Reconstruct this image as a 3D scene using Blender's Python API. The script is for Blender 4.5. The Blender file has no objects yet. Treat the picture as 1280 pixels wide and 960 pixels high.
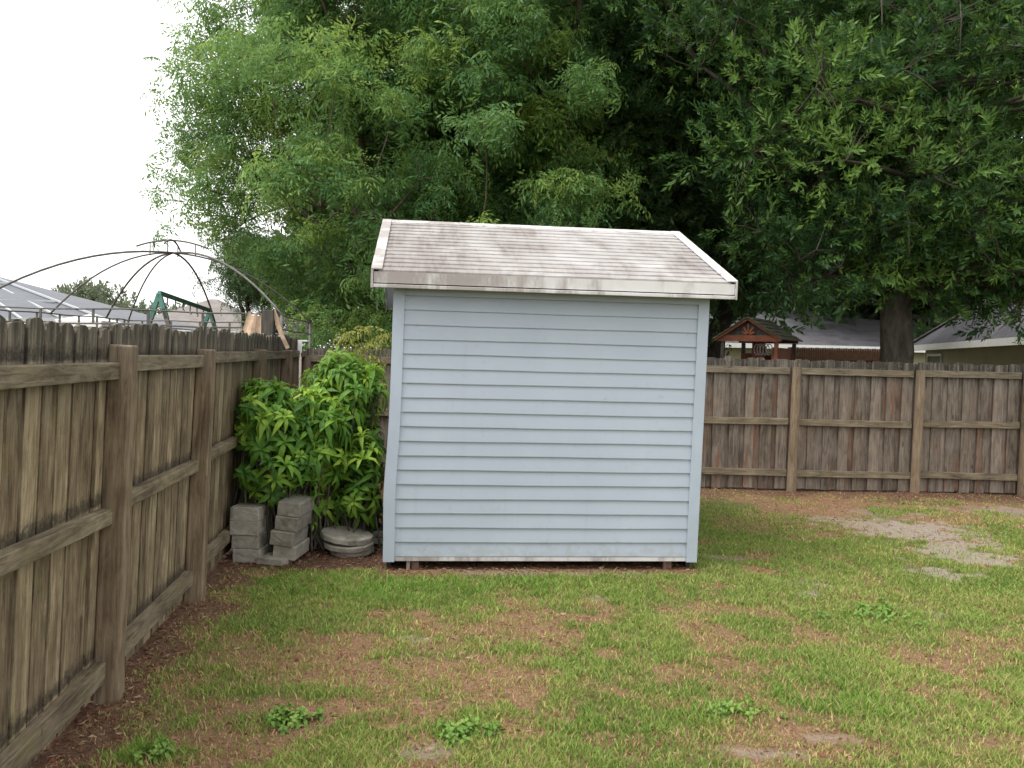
import bpy, math, random
import numpy as np
from mathutils import Vector, Matrix

random.seed(7)
RNG = np.random.default_rng(11)
scene = bpy.context.scene
COL = scene.collection
R = math.radians

# ------------------------------------------------------------------ camera
F = 1100.0                       # focal length in photo pixels (1280 wide)
CAM = Vector((0, 0, 1.73))
PITCH, ROLL = R(1.77), R(1.5)
cam_rot = Matrix.Rotation(R(90) - PITCH, 4, 'X') @ Matrix.Rotation(ROLL, 4, 'Z')
cd = bpy.data.cameras.new('camera')
cd.sensor_width = 36
cd.lens = 36 * F / 1280
cd.clip_end = 1500
cd.clip_start = 0.05
cam = bpy.data.objects.new('camera', cd)
cam.matrix_world = Matrix.Translation(CAM) @ cam_rot
COL.objects.link(cam)
scene.camera = cam
CR = np.array(cam_rot.to_3x3())


def ray(px, py):
    return Vector(CR @ np.array([(px - 640) / F, (480 - py) / F, -1.0]))


def at(px, py, Y):
    d = ray(px, py)
    return CAM + d * (Y / d.y)


def ground(px, py, z=0.0):
    d = ray(px, py)
    return CAM + d * ((z - CAM.z) / d.z)


def project(P):
    q = (np.asarray(P, float) - np.array(CAM)) @ CR
    return np.stack([640 + F * q[..., 0] / -q[..., 2], 480 - F * q[..., 1] / -q[..., 2]], -1)


# ------------------------------------------------------------------ tags
def tag(o, label=None, cat=None, group=None, kind=None):
    if label: o['label'] = label
    if cat: o['category'] = cat
    if group: o['group'] = group
    if kind: o['kind'] = kind
    return o


def empty(name, loc=(0, 0, 0), rz=0.0):
    o = bpy.data.objects.new(name, None)
    o.location = loc
    o.rotation_euler = (0, 0, rz)
    o.empty_display_size = 0.2
    COL.objects.link(o)
    return o


# ------------------------------------------------------------------ mesh builder
class MB:
    def __init__(self):
        self.v, self.f = [], []

    def add(self, vs, fs):
        n = len(self.v)
        self.v += [tuple(p) for p in vs]
        self.f += [tuple(i + n for i in f) for f in fs]

    def box(self, x0, x1, y0, y1, z0, z1, M=None):
        vs = [(x, y, z) for z in (z0, z1) for y in (y0, y1) for x in (x0, x1)]
        if M is not None: vs = [M @ Vector(p) for p in vs]
        self.add(vs, [(0, 2, 3, 1), (4, 5, 7, 6), (0, 1, 5, 4), (2, 6, 7, 3), (0, 4, 6, 2), (1, 3, 7, 5)])

    def prism(self, pts, d):
        """pts: planar ring of points, extruded by vector d"""
        d = Vector(d); n = len(pts)
        a = [Vector(p) for p in pts]; b = [p + d for p in a]
        fs = [tuple(range(n - 1, -1, -1)), tuple(range(n, 2 * n))]
        fs += [(i, (i + 1) % n, n + (i + 1) % n, n + i) for i in range(n)]
        self.add(a + b, fs)

    def tube(self, path, rad, seg=8, cap=True):
        path = [Vector(p) for p in path]
        if not hasattr(rad, '__len__'): rad = [rad] * len(path)
        vs, fs = [], []
        prev = None
        for i, p in enumerate(path):
            t = (path[min(i + 1, len(path) - 1)] - path[max(i - 1, 0)])
            t = t.normalized() if t.length > 1e-9 else Vector((0, 0, 1))
            if prev is None:
                u = t.orthogonal().normalized()
            else:
                u = (prev - t * prev.dot(t))
                u = u.normalized() if u.length > 1e-6 else t.orthogonal().normalized()
            prev = u
            w = t.cross(u)
            for k in range(seg):
                a = 2 * math.pi * k / seg
                vs.append(p + (u * math.cos(a) + w * math.sin(a)) * rad[i])
        for i in range(len(path) - 1):
            for k in range(seg):
                k2 = (k + 1) % seg
                fs.append((i * seg + k, i * seg + k2, (i + 1) * seg + k2, (i + 1) * seg + k))
        if cap:
            fs.append(tuple(range(seg - 1, -1, -1)))
            fs.append(tuple(range((len(path) - 1) * seg, len(path) * seg)))
        self.add(vs, fs)

    def bar(self, a, b, w, h):
        """rectangular bar from a to b; w sideways, h along up"""
        a, b = Vector(a), Vector(b)
        t = (b - a).normalized()
        s = t.cross(Vector((0, 0, 1)))
        s = s.normalized() if s.length > 1e-4 else Vector((1, 0, 0))
        u = s.cross(t)
        ring = [a + s * sx * w / 2 + u * sz * h / 2 for sx, sz in ((-1, -1), (1, -1), (1, 1), (-1, 1))]
        self.prism(ring, b - a)

    def build(self, name, mat, parent=None, smooth=False, bevel=0.0):
        me = bpy.data.meshes.new(name)
        me.from_pydata(self.v, [], self.f)
        me.materials.append(mat)
        if smooth:
            me.shade_smooth()
        me.update()
        o = bpy.data.objects.new(name, me)
        COL.objects.link(o)
        if parent: o.parent = parent
        if bevel:
            m = o.modifiers.new('bevel', 'BEVEL')
            m.width = bevel; m.segments = 2; m.limit_method = 'ANGLE'
        return o


def np_mesh(name, verts, faces, mat, parent=None, attrs=None, colors=None):
    """faces: (m,k) int array"""
    me = bpy.data.meshes.new(name)
    verts = np.ascontiguousarray(verts, np.float32)
    faces = np.ascontiguousarray(faces, np.int32)
    m, k = faces.shape
    me.vertices.add(len(verts)); me.vertices.foreach_set('co', verts.ravel())
    me.loops.add(m * k); me.loops.foreach_set('vertex_index', faces.ravel())
    me.polygons.add(m); me.polygons.foreach_set('loop_start', np.arange(0, m * k, k, dtype=np.int32))
    for an, av in (attrs or {}).items():
        a = me.attributes.new(an, 'FLOAT', 'POINT')
        a.data.foreach_set('value', np.ascontiguousarray(av, np.float32))
    for an, av in (colors or {}).items():
        a = me.attributes.new(an, 'FLOAT_COLOR', 'POINT')
        a.data.foreach_set('color', np.ascontiguousarray(av, np.float32).ravel())
    me.materials.append(mat)
    me.update(calc_edges=True)
    me.validate()
    o = bpy.data.objects.new(name, me)
    COL.objects.link(o)
    if parent: o.parent = parent
    return o


# ------------------------------------------------------------------ numpy noise
def _hash(ix, iy, seed):
    h = (ix.astype(np.int64) * 374761393 + iy.astype(np.int64) * 668265263 + seed * 1274126177) & 0xffffffff
    h = ((h ^ (h >> 13)) * 1274126177) & 0xffffffff
    return ((h ^ (h >> 16)) & 0xffff) / 65535.0


def vnoise(x, y, seed=0):
    x = np.asarray(x, float); y = np.asarray(y, float)
    ix, iy = np.floor(x), np.floor(y)
    fx, fy = x - ix, y - iy
    fx = fx * fx * (3 - 2 * fx); fy = fy * fy * (3 - 2 * fy)
    a = _hash(ix, iy, seed); b = _hash(ix + 1, iy, seed)
    c = _hash(ix, iy + 1, seed); d = _hash(ix + 1, iy + 1, seed)
    return (a * (1 - fx) + b * fx) * (1 - fy) + (c * (1 - fx) + d * fx) * fy


def fbm(x, y, seed=0, oct=4):
    s, amp, tot = 0, 1.0, 0
    for i in range(oct):
        s = s + amp * vnoise(x * 2 ** i + 17.3 * i, y * 2 ** i - 9.1 * i, seed + i)
        tot += amp; amp *= 0.5
    return s / tot


def sstep(a, b, x):
    t = np.clip((x - a) / (b - a), 0, 1)
    return t * t * (3 - 2 * t)


# ------------------------------------------------------------------ materials
class NT:
    def __init__(self, name):
        self.m = bpy.data.materials.new(name)
        self.m.use_nodes = True
        self.t = self.m.node_tree
        self.b = self.t.nodes['Principled BSDF']
        self.out = self.t.nodes['Material Output']

    def n(self, typ, **kw):
        nd = self.t.nodes.new(typ)
        for k, v in kw.items():
            if k.startswith('_'):
                setattr(nd, k[1:], v)
            else:
                nd.inputs[k.replace('__', ' ')].default_value = v
        return nd

    def l(self, a, b):
        self.t.links.new(a, b)

    def obj(self, scale=(1, 1, 1)):
        tc = self.n('ShaderNodeTexCoord')
        mp = self.n('ShaderNodeMapping')
        mp.inputs['Scale'].default_value = scale
        self.l(tc.outputs['Object'], mp.inputs['Vector'])
        return mp.outputs[0]

    def noise(self, vec, scale, detail=4, rough=0.55, dist=0.0):
        nd = self.n('ShaderNodeTexNoise')
        nd.inputs['Scale'].default_value = scale
        nd.inputs['Detail'].default_value = detail
        nd.inputs['Roughness'].default_value = rough
        nd.inputs['Distortion'].default_value = dist
        if vec is not None: self.l(vec, nd.inputs['Vector'])
        return nd.outputs['Fac']

    def ramp(self, fac, stops, interp='LINEAR'):
        nd = self.n('ShaderNodeValToRGB')
        cr = nd.color_ramp
        cr.interpolation = interp
        while len(cr.elements) < len(stops): cr.elements.new(0.5)
        for e, (p, c) in zip(cr.elements, stops):
            e.position = p
            e.color = tuple(c) + (1,) if len(c) == 3 else c
        self.l(fac, nd.inputs[0])
        return nd.outputs[0]

    def mix(self, fac, a, b, mode='MIX'):
        nd = self.n('ShaderNodeMix', _data_type='RGBA', _blend_type=mode)
        for s, v in ((0, fac), (6, a), (7, b)):
            if hasattr(v, 'links'):
                self.l(v, nd.inputs[s])
            elif isinstance(v, (int, float)):
                nd.inputs[s].default_value = v if s == 0 else (v, v, v, 1)
            else:
                nd.inputs[s].default_value = tuple(v) + (1,)
        return nd.outputs[2]

    def math(self, op, a, b=0.0, clamp=False):
        nd = self.n('ShaderNodeMath', _operation=op, _use_clamp=clamp)
        for i, v in enumerate((a, b)):
            if hasattr(v, 'links'): self.l(v, nd.inputs[i])
            else: nd.inputs[i].default_value = v
        return nd.outputs[0]

    def maprange(self, v, a, b, c=0.0, d=1.0):
        nd = self.n('ShaderNodeMapRange', _interpolation_type='SMOOTHSTEP')
        self.l(v, nd.inputs[0])
        for i, x in enumerate((a, b, c, d)): nd.inputs[i + 1].default_value = x
        return nd.outputs[0]

    def island(self):
        return self.n('ShaderNodeNewGeometry').outputs['Random Per Island']

    def sepz(self):
        tc = self.n('ShaderNodeTexCoord')
        s = self.n('ShaderNodeSeparateXYZ')
        self.l(tc.outputs['Object'], s.inputs[0])
        return s.outputs

    def bump(self, h, strength=0.3, dist=0.01):
        nd = self.n('ShaderNodeBump')
        nd.inputs['Strength'].default_value = strength
        nd.inputs['Distance'].default_value = dist
        self.l(h, nd.inputs['Height'])
        self.l(nd.outputs[0], self.b.inputs['Normal'])

    def done(self, color, rough=0.8, spec=0.3):
        if hasattr(color, 'links'): self.l(color, self.b.inputs['Base Color'])
        else: self.b.inputs['Base Color'].default_value = tuple(color) + (1,)
        if hasattr(rough, 'links'): self.l(rough, self.b.inputs['Roughness'])
        else: self.b.inputs['Roughness'].default_value = rough
        self.b.inputs['Specular IOR Level'].default_value = spec
        return self.m


def mat_wood(name, lo, mid, hi, mold=1.0, red=0.0, top=1.83, green=0.3, along='z', isl_w=0.28, band=None):
    """weathered board: each board its own tone, grain along z, mould near the top, algae stains"""
    N = NT(name)
    v = N.obj((1, 1, 1))
    isl = N.island()
    # shift the grain per board
    comb = N.n('ShaderNodeCombineXYZ')
    N.l(N.math('MULTIPLY', isl, 37.0), comb.inputs[0])
    N.l(N.math('MULTIPLY', isl, 11.0), comb.inputs[2])
    vm = N.n('ShaderNodeVectorMath', _operation='ADD')
    N.l(v, vm.inputs[0]); N.l(comb.outputs[0], vm.inputs[1])
    gs = (1, 1, 0.05) if along == 'z' else (0.05, 1, 1)
    mp = N.n('ShaderNodeMapping'); mp.inputs['Scale'].default_value = gs
    N.l(vm.outputs[0], mp.inputs['Vector'])
    grain = N.noise(mp.outputs[0], 55, 5, 0.65, 0.6)
    fine = N.noise(mp.outputs[0], 190, 3, 0.6)
    broad = N.noise(vm.outputs[0], 3.2, 4, 0.6)
    mps = N.n('ShaderNodeMapping'); mps.inputs['Scale'].default_value = (1, 1, 0.16) if along == 'z' else (0.16, 1, 1)
    N.l(vm.outputs[0], mps.inputs['Vector'])
    streak = N.maprange(N.noise(mps.outputs[0], 20, 5, 0.7, 0.8), 0.30, 0.70)
    g2 = N.maprange(grain, 0.30, 0.70)
    b2 = N.maprange(broad, 0.30, 0.70)
    tone = N.math('ADD', N.math('MULTIPLY', isl, isl_w), N.math('MULTIPLY', g2, 0.30))
    tone = N.math('ADD', tone, N.math('MULTIPLY', b2, 0.22))
    tone = N.math('ADD', tone, N.math('MULTIPLY', streak, 0.42))
    c = N.ramp(N.math('MULTIPLY', tone, 0.80), [(0.18, lo), (0.5, mid), (0.85, hi)])
    if red > 0:
        mp2 = N.n('ShaderNodeMapping'); mp2.inputs['Scale'].default_value = (1.6, 1, 0.12)
        N.l(vm.outputs[0], mp2.inputs['Vector'])
        rn = N.maprange(N.noise(mp2.outputs[0], 5, 2), 0.56, 0.70)
        c = N.mix(N.math('MULTIPLY', rn, red), c, (0.20, 0.075, 0.04))
    # algae and lichen
    gn = N.maprange(N.noise(v, 6, 5, 0.7), 0.52, 0.68)
    c = N.mix(N.math('MULTIPLY', gn, green), c, (0.17, 0.15, 0.07))
    # sun-bleached grey, then black mould, denser on the exposed tops
    xyz = N.sepz()
    bl_ = N.maprange(N.math('ADD', xyz[2], N.math('MULTIPLY', streak, .22)), top - .40, top + .10)
    c = N.mix(N.math('MULTIPLY', bl_, 0.62 * mold), c, (0.19, 0.178, 0.155))
    tm = N.maprange(xyz[2], top - 0.42, top - 0.02)
    mn = N.noise(mp.outputs[0], 16, 5, 0.7)
    md = N.maprange(N.math('ADD', N.math('MULTIPLY', tm, 0.24), mn), 0.56, 0.82)
    lich = N.maprange(N.math('ADD', N.math('MULTIPLY', tm, 0.10), N.noise(v, 28, 5, 0.75)), 0.64, 0.76)
    c = N.mix(N.math('MULTIPLY', md, 0.85 * mold), c, (0.028, 0.025, 0.022))
    if band:
        # wet debris lies along the rail tops and blackens the boards just above them
        for zb_ in band:
            up_ = N.maprange(xyz[2], zb_, zb_ + .10, 1.0, 0.0)
            dn_ = N.maprange(xyz[2], zb_ - .03, zb_ - .005, 0.0, 1.0)
            bm_ = N.maprange(N.math('ADD', N.math('MULTIPLY', N.math('MULTIPLY', up_, dn_), 0.40), N.noise(v, 26, 6, 0.8)), 0.56, 1.0)
            c = N.mix(N.math('MULTIPLY', bm_, 0.9), c, (0.03, 0.026, 0.022))
    c = N.mix(N.math('MULTIPLY', lich, 0.5 * mold), c, (0.22, 0.21, 0.155))
    # knots
    kn = N.n('ShaderNodeTexVoronoi', Scale=4.3)
    mp3 = N.n('ShaderNodeMapping'); mp3.inputs['Scale'].default_value = (1, 1, 0.45)
    N.l(vm.outputs[0], mp3.inputs['Vector']); N.l(mp3.outputs[0], kn.inputs['Vector'])
    kf = N.maprange(kn.outputs['Distance'], 0.05, 0.085, 1.0, 0.0)
    c = N.mix(N.math('MULTIPLY', kf, 0.55), c, (0.035, 0.022, 0.015))
    # fine grain cracks
    ck = N.maprange(fine, 0.60, 0.72)
    c = N.mix(N.math('MULTIPLY', ck, 0.45), c, (0.04, 0.03, 0.022))
    N.bump(N.math('ADD', grain, N.math('MULTIPLY', fine, 0.6)), 0.5, 0.006)
    return N.done(c, 0.92, 0.15)


def mat_leaf(name, dark, mid, light, transl=0.30, rough=0.5, hue=0.0):
    N = NT(name)
    isl = N.island()
    at_ = N.n('ShaderNodeAttribute'); at_.attribute_name = 'tint'
    tone = N.math('ADD', N.math('MULTIPLY', isl, 0.38), N.math('MULTIPLY', at_.outputs['Fac'], 0.80))
    c = N.ramp(N.math('MULTIPLY', tone, 0.85), [(0.1, dark), (0.5, mid), (0.95, light)])
    N.done(c, rough, 0.25)
    tr = N.n('ShaderNodeBsdfTranslucent')
    N.l(N.mix(0.5, c, light, 'MIX'), tr.inputs['Color'])
    ms = N.n('ShaderNodeMixShader'); ms.inputs[0].default_value = transl
    N.l(N.b.outputs[0], ms.inputs[1]); N.l(tr.outputs[0], ms.inputs[2])
    N.l(ms.outputs[0], N.out.inputs['Surface'])
    return N.m


def mat_bark(name, a, b, sc=9):
    N = NT(name)
    v = N.obj((1, 1, 0.28))
    n1 = N.noise(v, sc, 6, 0.7, 0.4)
    n2 = N.noise(v, sc * 3.5, 4, 0.6)
    c = N.ramp(n1, [(0.3, a), (0.7, b)])
    li = N.maprange(N.noise(N.obj(), 4.0, 5, 0.7), 0.55, 0.66)
    c = N.mix(N.math('MULTIPLY', li, 0.4), c, (0.14, 0.15, 0.11))
    N.bump(N.math('ADD', n1, N.math('MULTIPLY', n2, 0.5)), 0.9, 0.04)
    return N.done(c, 0.95, 0.1)


def mat_plain(name, col, rough=0.6, var=0.12, sc=3.0, spec=0.3, metal=0.0):
    N = NT(name)
    n = N.noise(N.obj(), sc, 5, 0.6)
    d = tuple(x * (1 - var) for x in col); h = tuple(min(1, x * (1 + var)) for x in col)
    c = N.ramp(n, [(0.3, d), (0.7, h)])
    N.b.inputs['Metallic'].default_value = metal
    return N.done(c, rough, spec)


def mat_concrete():
    N = NT('concrete')
    v = N.obj()
    isl = N.n('ShaderNodeObjectInfo').outputs['Random']
    cb = N.n('ShaderNodeCombineXYZ'); N.l(N.math('MULTIPLY', isl, 31), cb.inputs[0]); N.l(N.math('MULTIPLY', isl, 17), cb.inputs[1])
    vm = N.n('ShaderNodeVectorMath', _operation='ADD'); N.l(v, vm.inputs[0]); N.l(cb.outputs[0], vm.inputs[1])
    n1 = N.noise(vm.outputs[0], 9, 6, 0.65); n2 = N.noise(vm.outputs[0], 90, 3, 0.6)
    c = N.ramp(N.math('ADD', N.math('MULTIPLY', n1, 0.8), N.math('MULTIPLY', isl, 0.25)),
               [(0.25, (0.15, 0.138, 0.112)), (0.55, (0.285, 0.265, 0.222)), (0.85, (0.42, 0.395, 0.345))])
    st = N.maprange(N.noise(vm.outputs[0], 5, 5, 0.7), 0.52, 0.66)
    c = N.mix(N.math('MULTIPLY', st, 0.55), c, (0.085, 0.08, 0.055))
    pit = N.maprange(n2, 0.62, 0.70)
    c = N.mix(N.math('MULTIPLY', pit, 0.5), c, (0.07, 0.065, 0.055))
    N.bump(n2, 0.4, 0.005)
    return N.done(c, 0.92, 0.2)


def mat_siding():
    N = NT('blue_siding')
    v = N.obj()
    broad = N.noise(v, 1.6, 4, 0.6)
    c = N.ramp(broad, [(0.3, (0.335, 0.385, 0.445)), (0.7, (0.37, 0.42, 0.48))])
    # vertical rain streaks, faint
    s = N.maprange(N.noise(N.obj((1, 1, 0.07)), 14, 4, 0.65), 0.55, 0.75)
    c = N.mix(N.math('MULTIPLY', s, 0.16), c, (0.24, 0.27, 0.27))
    # grime splash near the ground and scattered marks
    xyz = N.sepz()
    low = N.maprange(xyz[2], 0.06, 0.30, 1.0, 0.0)
    g = N.maprange(N.math('ADD', N.noise(v, 11, 5, 0.7), N.math('MULTIPLY', low, 0.22)), 0.56, 0.78)
    c = N.mix(N.math('MULTIPLY', g, 0.32), c, (0.24, 0.24, 0.20))
    N.bump(N.noise(N.obj((1, 1, 9)), 22, 4), 0.08, 0.004)
    return N.done(c, 0.55, 0.35)


def mat_roof():
    N = NT('white_roof_shingles')
    v = N.obj()
    c = N.ramp(N.noise(v, 3, 4), [(0.3, (0.31, 0.297, 0.292)), (0.7, (0.42, 0.406, 0.40))])
    xyz = N.sepz()
    # mildew: big soft patches, mostly towards the left and the upper edge, drawn out in streaks
    left = N.maprange(xyz[0], 1.9, -0.1, 0.0, 0.20)
    big = N.noise(N.obj((1.0, 0.45, 0.45)), 1.9, 5, 0.68, 0.5)
    f1 = N.maprange(N.math('ADD', big, left), 0.42, 0.78)
    strk = N.noise(N.obj((1, 0.10, 0.10)), 16, 5, 0.7)
    f2 = N.maprange(strk, 0.42, 0.72)
    c = N.mix(N.math('MULTIPLY', f1, 0.72), c, (0.19, 0.158, 0.150))
    c = N.mix(N.math('MULTIPLY', N.math('MULTIPLY', f2, f1), 0.65), c, (0.115, 0.094, 0.083))
    hs = N.maprange(N.noise(N.obj((0.35, 5, 5)), 5, 5, 0.75), 0.50, 0.72)
    c = N.mix(N.math('MULTIPLY', hs, 0.6), c, (0.19, 0.165, 0.152))
    sp = N.maprange(N.noise(v, 34, 4, 0.7), 0.62, 0.72)
    c = N.mix(N.math('MULTIPLY', sp, 0.35), c, (0.2, 0.16, 0.15))
    N.bump(N.noise(v, 160, 2), 0.25, 0.003)
    return N.done(c, 0.8, 0.2)


def mat_trim(name='white_trim', lo=0.48, hi=0.68, amt=0.7, lw=0.12):
    N = NT(name)
    v = N.obj()
    c = N.ramp(N.noise(v, 4, 4), [(0.3, (0.50, 0.49, 0.475)), (0.7, (0.60, 0.595, 0.585))])
    left = N.maprange(N.sepz()[0], 2.2, 0.0, 0.0, lw)
    st = N.maprange(N.math('ADD', N.noise(N.obj((1, 1, 0.3)), 5, 6, 0.72), left), lo, hi)
    c = N.mix(N.math('MULTIPLY', st, amt), c, (0.20, 0.165, 0.15))
    return N.done(c, 0.6, 0.3)


def mat_shingle_grey():
    N = NT('grey_shingles')
    v = N.obj()
    br = N.n('ShaderNodeTexBrick', Scale=1.0)
    br.inputs['Color1'].default_value = (0.066, 0.064, 0.073, 1)
    br.inputs['Color2'].default_value = (0.098, 0.095, 0.104, 1)
    br.inputs['Mortar'].default_value = (0.07, 0.07, 0.078, 1)
    br.inputs['Mortar Size'].default_value = 0.02
    br.inputs['Brick Width'].default_value = 0.9
    br.inputs['Row Height'].default_value = 0.28
    N.l(v, br.inputs['Vector'])
    n = N.noise(v, 1.2, 5, 0.7)
    c = N.mix(N.maprange(n, 0.35, 0.75), br.outputs['Color'], (0.12, 0.117, 0.126))
    return N.done(c, 0.9, 0.15)


M = {}
M['fence_side'] = mat_wood('weathered_fence_boards', (0.064, 0.046, 0.030), (0.182, 0.139, 0.088), (0.375, 0.308, 0.198), 1.0, 0.0, 1.87, 0.55, 'z', 0.30, (.235, .985, 1.68))
M['fence_back'] = mat_wood('grey_fence_boards', (0.068, 0.053, 0.041), (0.165, 0.134, 0.108), (0.27, 0.226, 0.187), 1.0, 0.6, 1.75, 0.2)
M['post_wood'] = mat_wood('fence_post_wood', (0.085, 0.061, 0.041), (0.185, 0.138, 0.092), (0.29, 0.228, 0.158), 0.45, 0.1, 1.9, 0.3)
M['rail_wood'] = mat_wood('fence_rail_wood', (0.07, 0.055, 0.037), (0.175, 0.142, 0.097), (0.30, 0.255, 0.18), 0.6, 0.0, 1.95, 0.45, 'x')
M['dark_wood'] = mat_wood('dark_old_timber', (0.03, 0.028, 0.026), (0.06, 0.055, 0.05), (0.10, 0.09, 0.08), 0.5, 0, 2.2, 0.2)
M['red_wood'] = mat_plain('reddish_stained_wood', (0.17, 0.058, 0.030), 0.75, 0.3, 6)
M['siding'] = mat_siding()
M['corner'] = mat_plain('pale_blue_corner_trim', (0.37, 0.425, 0.49), 0.55, 0.07, 3)
M['roof'] = mat_roof()
M['trim'] = mat_trim()
M['fascia'] = mat_trim('stained_fascia', 0.54, 0.80, 0.75, 0.26)
M['soffit'] = mat_plain('white_soffit', (0.45, 0.46, 0.46), 0.6, 0.08)
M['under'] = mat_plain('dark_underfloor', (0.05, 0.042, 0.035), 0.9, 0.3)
M['skid'] = mat_plain('rotten_skid_timber', (0.17, 0.11, 0.085), 0.95, 0.5, 25)
M['concrete'] = mat_concrete()
M['tube'] = mat_plain('dark_steel_tube', (0.10, 0.095, 0.087), 0.55, 0.35, 12)
M['green_paint'] = mat_plain('green_plastic', (0.085, 0.215, 0.18), 0.5, 0.15, 6)
M['swing_wood'] = mat_plain('grey_swing_timber', (0.16, 0.14, 0.12), 0.85, 0.25, 14)
M['white_paint'] = mat_plain('white_paint', (0.72, 0.72, 0.70), 0.6, 0.06)
M['screen'] = mat_plain('grey_screen_mesh', (0.125, 0.132, 0.148), 0.7, 0.12, 2)
M['alu'] = mat_plain('white_aluminium', (0.42, 0.44, 0.46), 0.5, 0.05)
M['cloth'] = mat_plain('white_canopy_cloth', (0.78, 0.78, 0.77), 0.8, 0.04)
M['shingle'] = mat_shingle_grey()
M['shingle_brown'] = mat_plain('brown_grey_shingles', (0.19, 0.17, 0.16), 0.9, 0.2, 3)
M['stucco'] = mat_plain('cream_stucco', (0.36, 0.34, 0.245), 0.9, 0.08, 2)
M['stucco_pale'] = mat_plain('pale_stucco', (0.52, 0.50, 0.47), 0.9, 0.06, 2)
M['pane'] = mat_plain('dark_glass', (0.06, 0.07, 0.075), 0.15, 0.1, 1, 0.5)
M['moss'] = mat_plain('mossy_wood_shingles', (0.075, 0.083, 0.055), 0.95, 0.45, 7)
M['tan'] = mat_plain('tan_splintered_wood', (0.48, 0.35, 0.25), 0.85, 0.28, 18)
M['brown_fence'] = mat_plain('brown_fence_boards', (0.13, 0.065, 0.038), 0.85, 0.25, 9)
M['bark_oak'] = mat_bark('oak_bark', (0.035, 0.03, 0.024), (0.13, 0.115, 0.095), 8)
M['bark_dark'] = mat_bark('dark_bark', (0.018, 0.015, 0.012), (0.06, 0.05, 0.042), 8)
M['bark_pale'] = mat_bark('pale_bark', (0.06, 0.05, 0.038), (0.16, 0.14, 0.11), 9)
M['leaf_big'] = mat_leaf('feathery_leaves', (0.055, 0.145, 0.058), (0.120, 0.250, 0.078), (0.33, 0.45, 0.10), 0.44)
M['leaf_oak'] = mat_leaf('oak_leaves', (0.014, 0.048, 0.017), (0.042, 0.110, 0.028), (0.140, 0.240, 0.048), 0.34)
M['leaf_dark'] = mat_leaf('deep_green_leaves', (0.030, 0.070, 0.028), (0.060, 0.120, 0.042), (0.13, 0.20, 0.06), 0.34)
M['leaf_far'] = mat_leaf('far_tree_leaves', (0.09, 0.12, 0.07), (0.15, 0.19, 0.115), (0.22, 0.26, 0.16), 0.3)
M['leaf_shrub'] = mat_leaf('shrub_leaves', (0.035, 0.105, 0.018), (0.115, 0.250, 0.030), (0.36, 0.50, 0.060), 0.36, 0.5)
M['leaf_fern'] = mat_leaf('yellow_feathery_leaves', (0.12, 0.15, 0.03), (0.22, 0.26, 0.05), (0.36, 0.33, 0.07), 0.35)
M['leaf_weed'] = mat_leaf('weed_leaves', (0.085, 0.165, 0.035), (0.15, 0.27, 0.05), (0.25, 0.36, 0.08), 0.3)


# ------------------------------------------------------------------ fence lines (plan view)
FA = ground(140, 875); FB = ground(246, 752)
FDIR = Vector((FB.x - FA.x, FB.y - FA.y)).normalized()


def on_fence(Y):
    t = (Y - FA.y) / FDIR.y
    return FA.x + FDIR.x * t


BC = Vector((on_fence(11.75), 11.75))                 # corner of the two fences
b1 = ground(990, 613)
BDIR = (Vector((b1.x, b1.y)) - BC).normalized()

# shed placement
SH0 = ground(482, 711.5)                              # ground point under the front left corner
SYAW = R(6.2)
SHW, SHD = 2.54, 3.05
sx, sy = Vector((math.cos(SYAW), math.sin(SYAW))), Vector((-math.sin(SYAW), math.cos(SYAW)))


def shed_local(x, y):
    dx, dy = x - SH0.x, y - SH0.y
    return dx * sx.x + dy * sx.y, dx * sy.x + dy * sy.y


def fence_dist(x, y):
    """distances inside the yard to the side fence and the back fence"""
    d1 = (x - FA.x) * FDIR.y - (y - FA.y) * FDIR.x
    d2 = -((y - BC.y) * BDIR.x - (x - BC.x) * BDIR.y)
    return d1, d2


# ------------------------------------------------------------------ ground
def blobs(x, y, lst, seed, rough=0.5):
    m = np.zeros_like(x)
    n = (fbm(x * 2.6, y * 2.6, seed, 5) - 0.5) * 2
    n3_ = (fbm(x * 9, y * 9, seed + 40, 3) - 0.5) * 2
    for px, py, rx, ry, amp in lst:
        g = ground(px, py)
        d = np.sqrt(((x - g.x) / rx) ** 2 + ((y - g.y) / ry) ** 2)
        m = np.maximum(m, amp * sstep(1.15, 0.55, d + n * rough + n3_ * .7))
    return m


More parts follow.
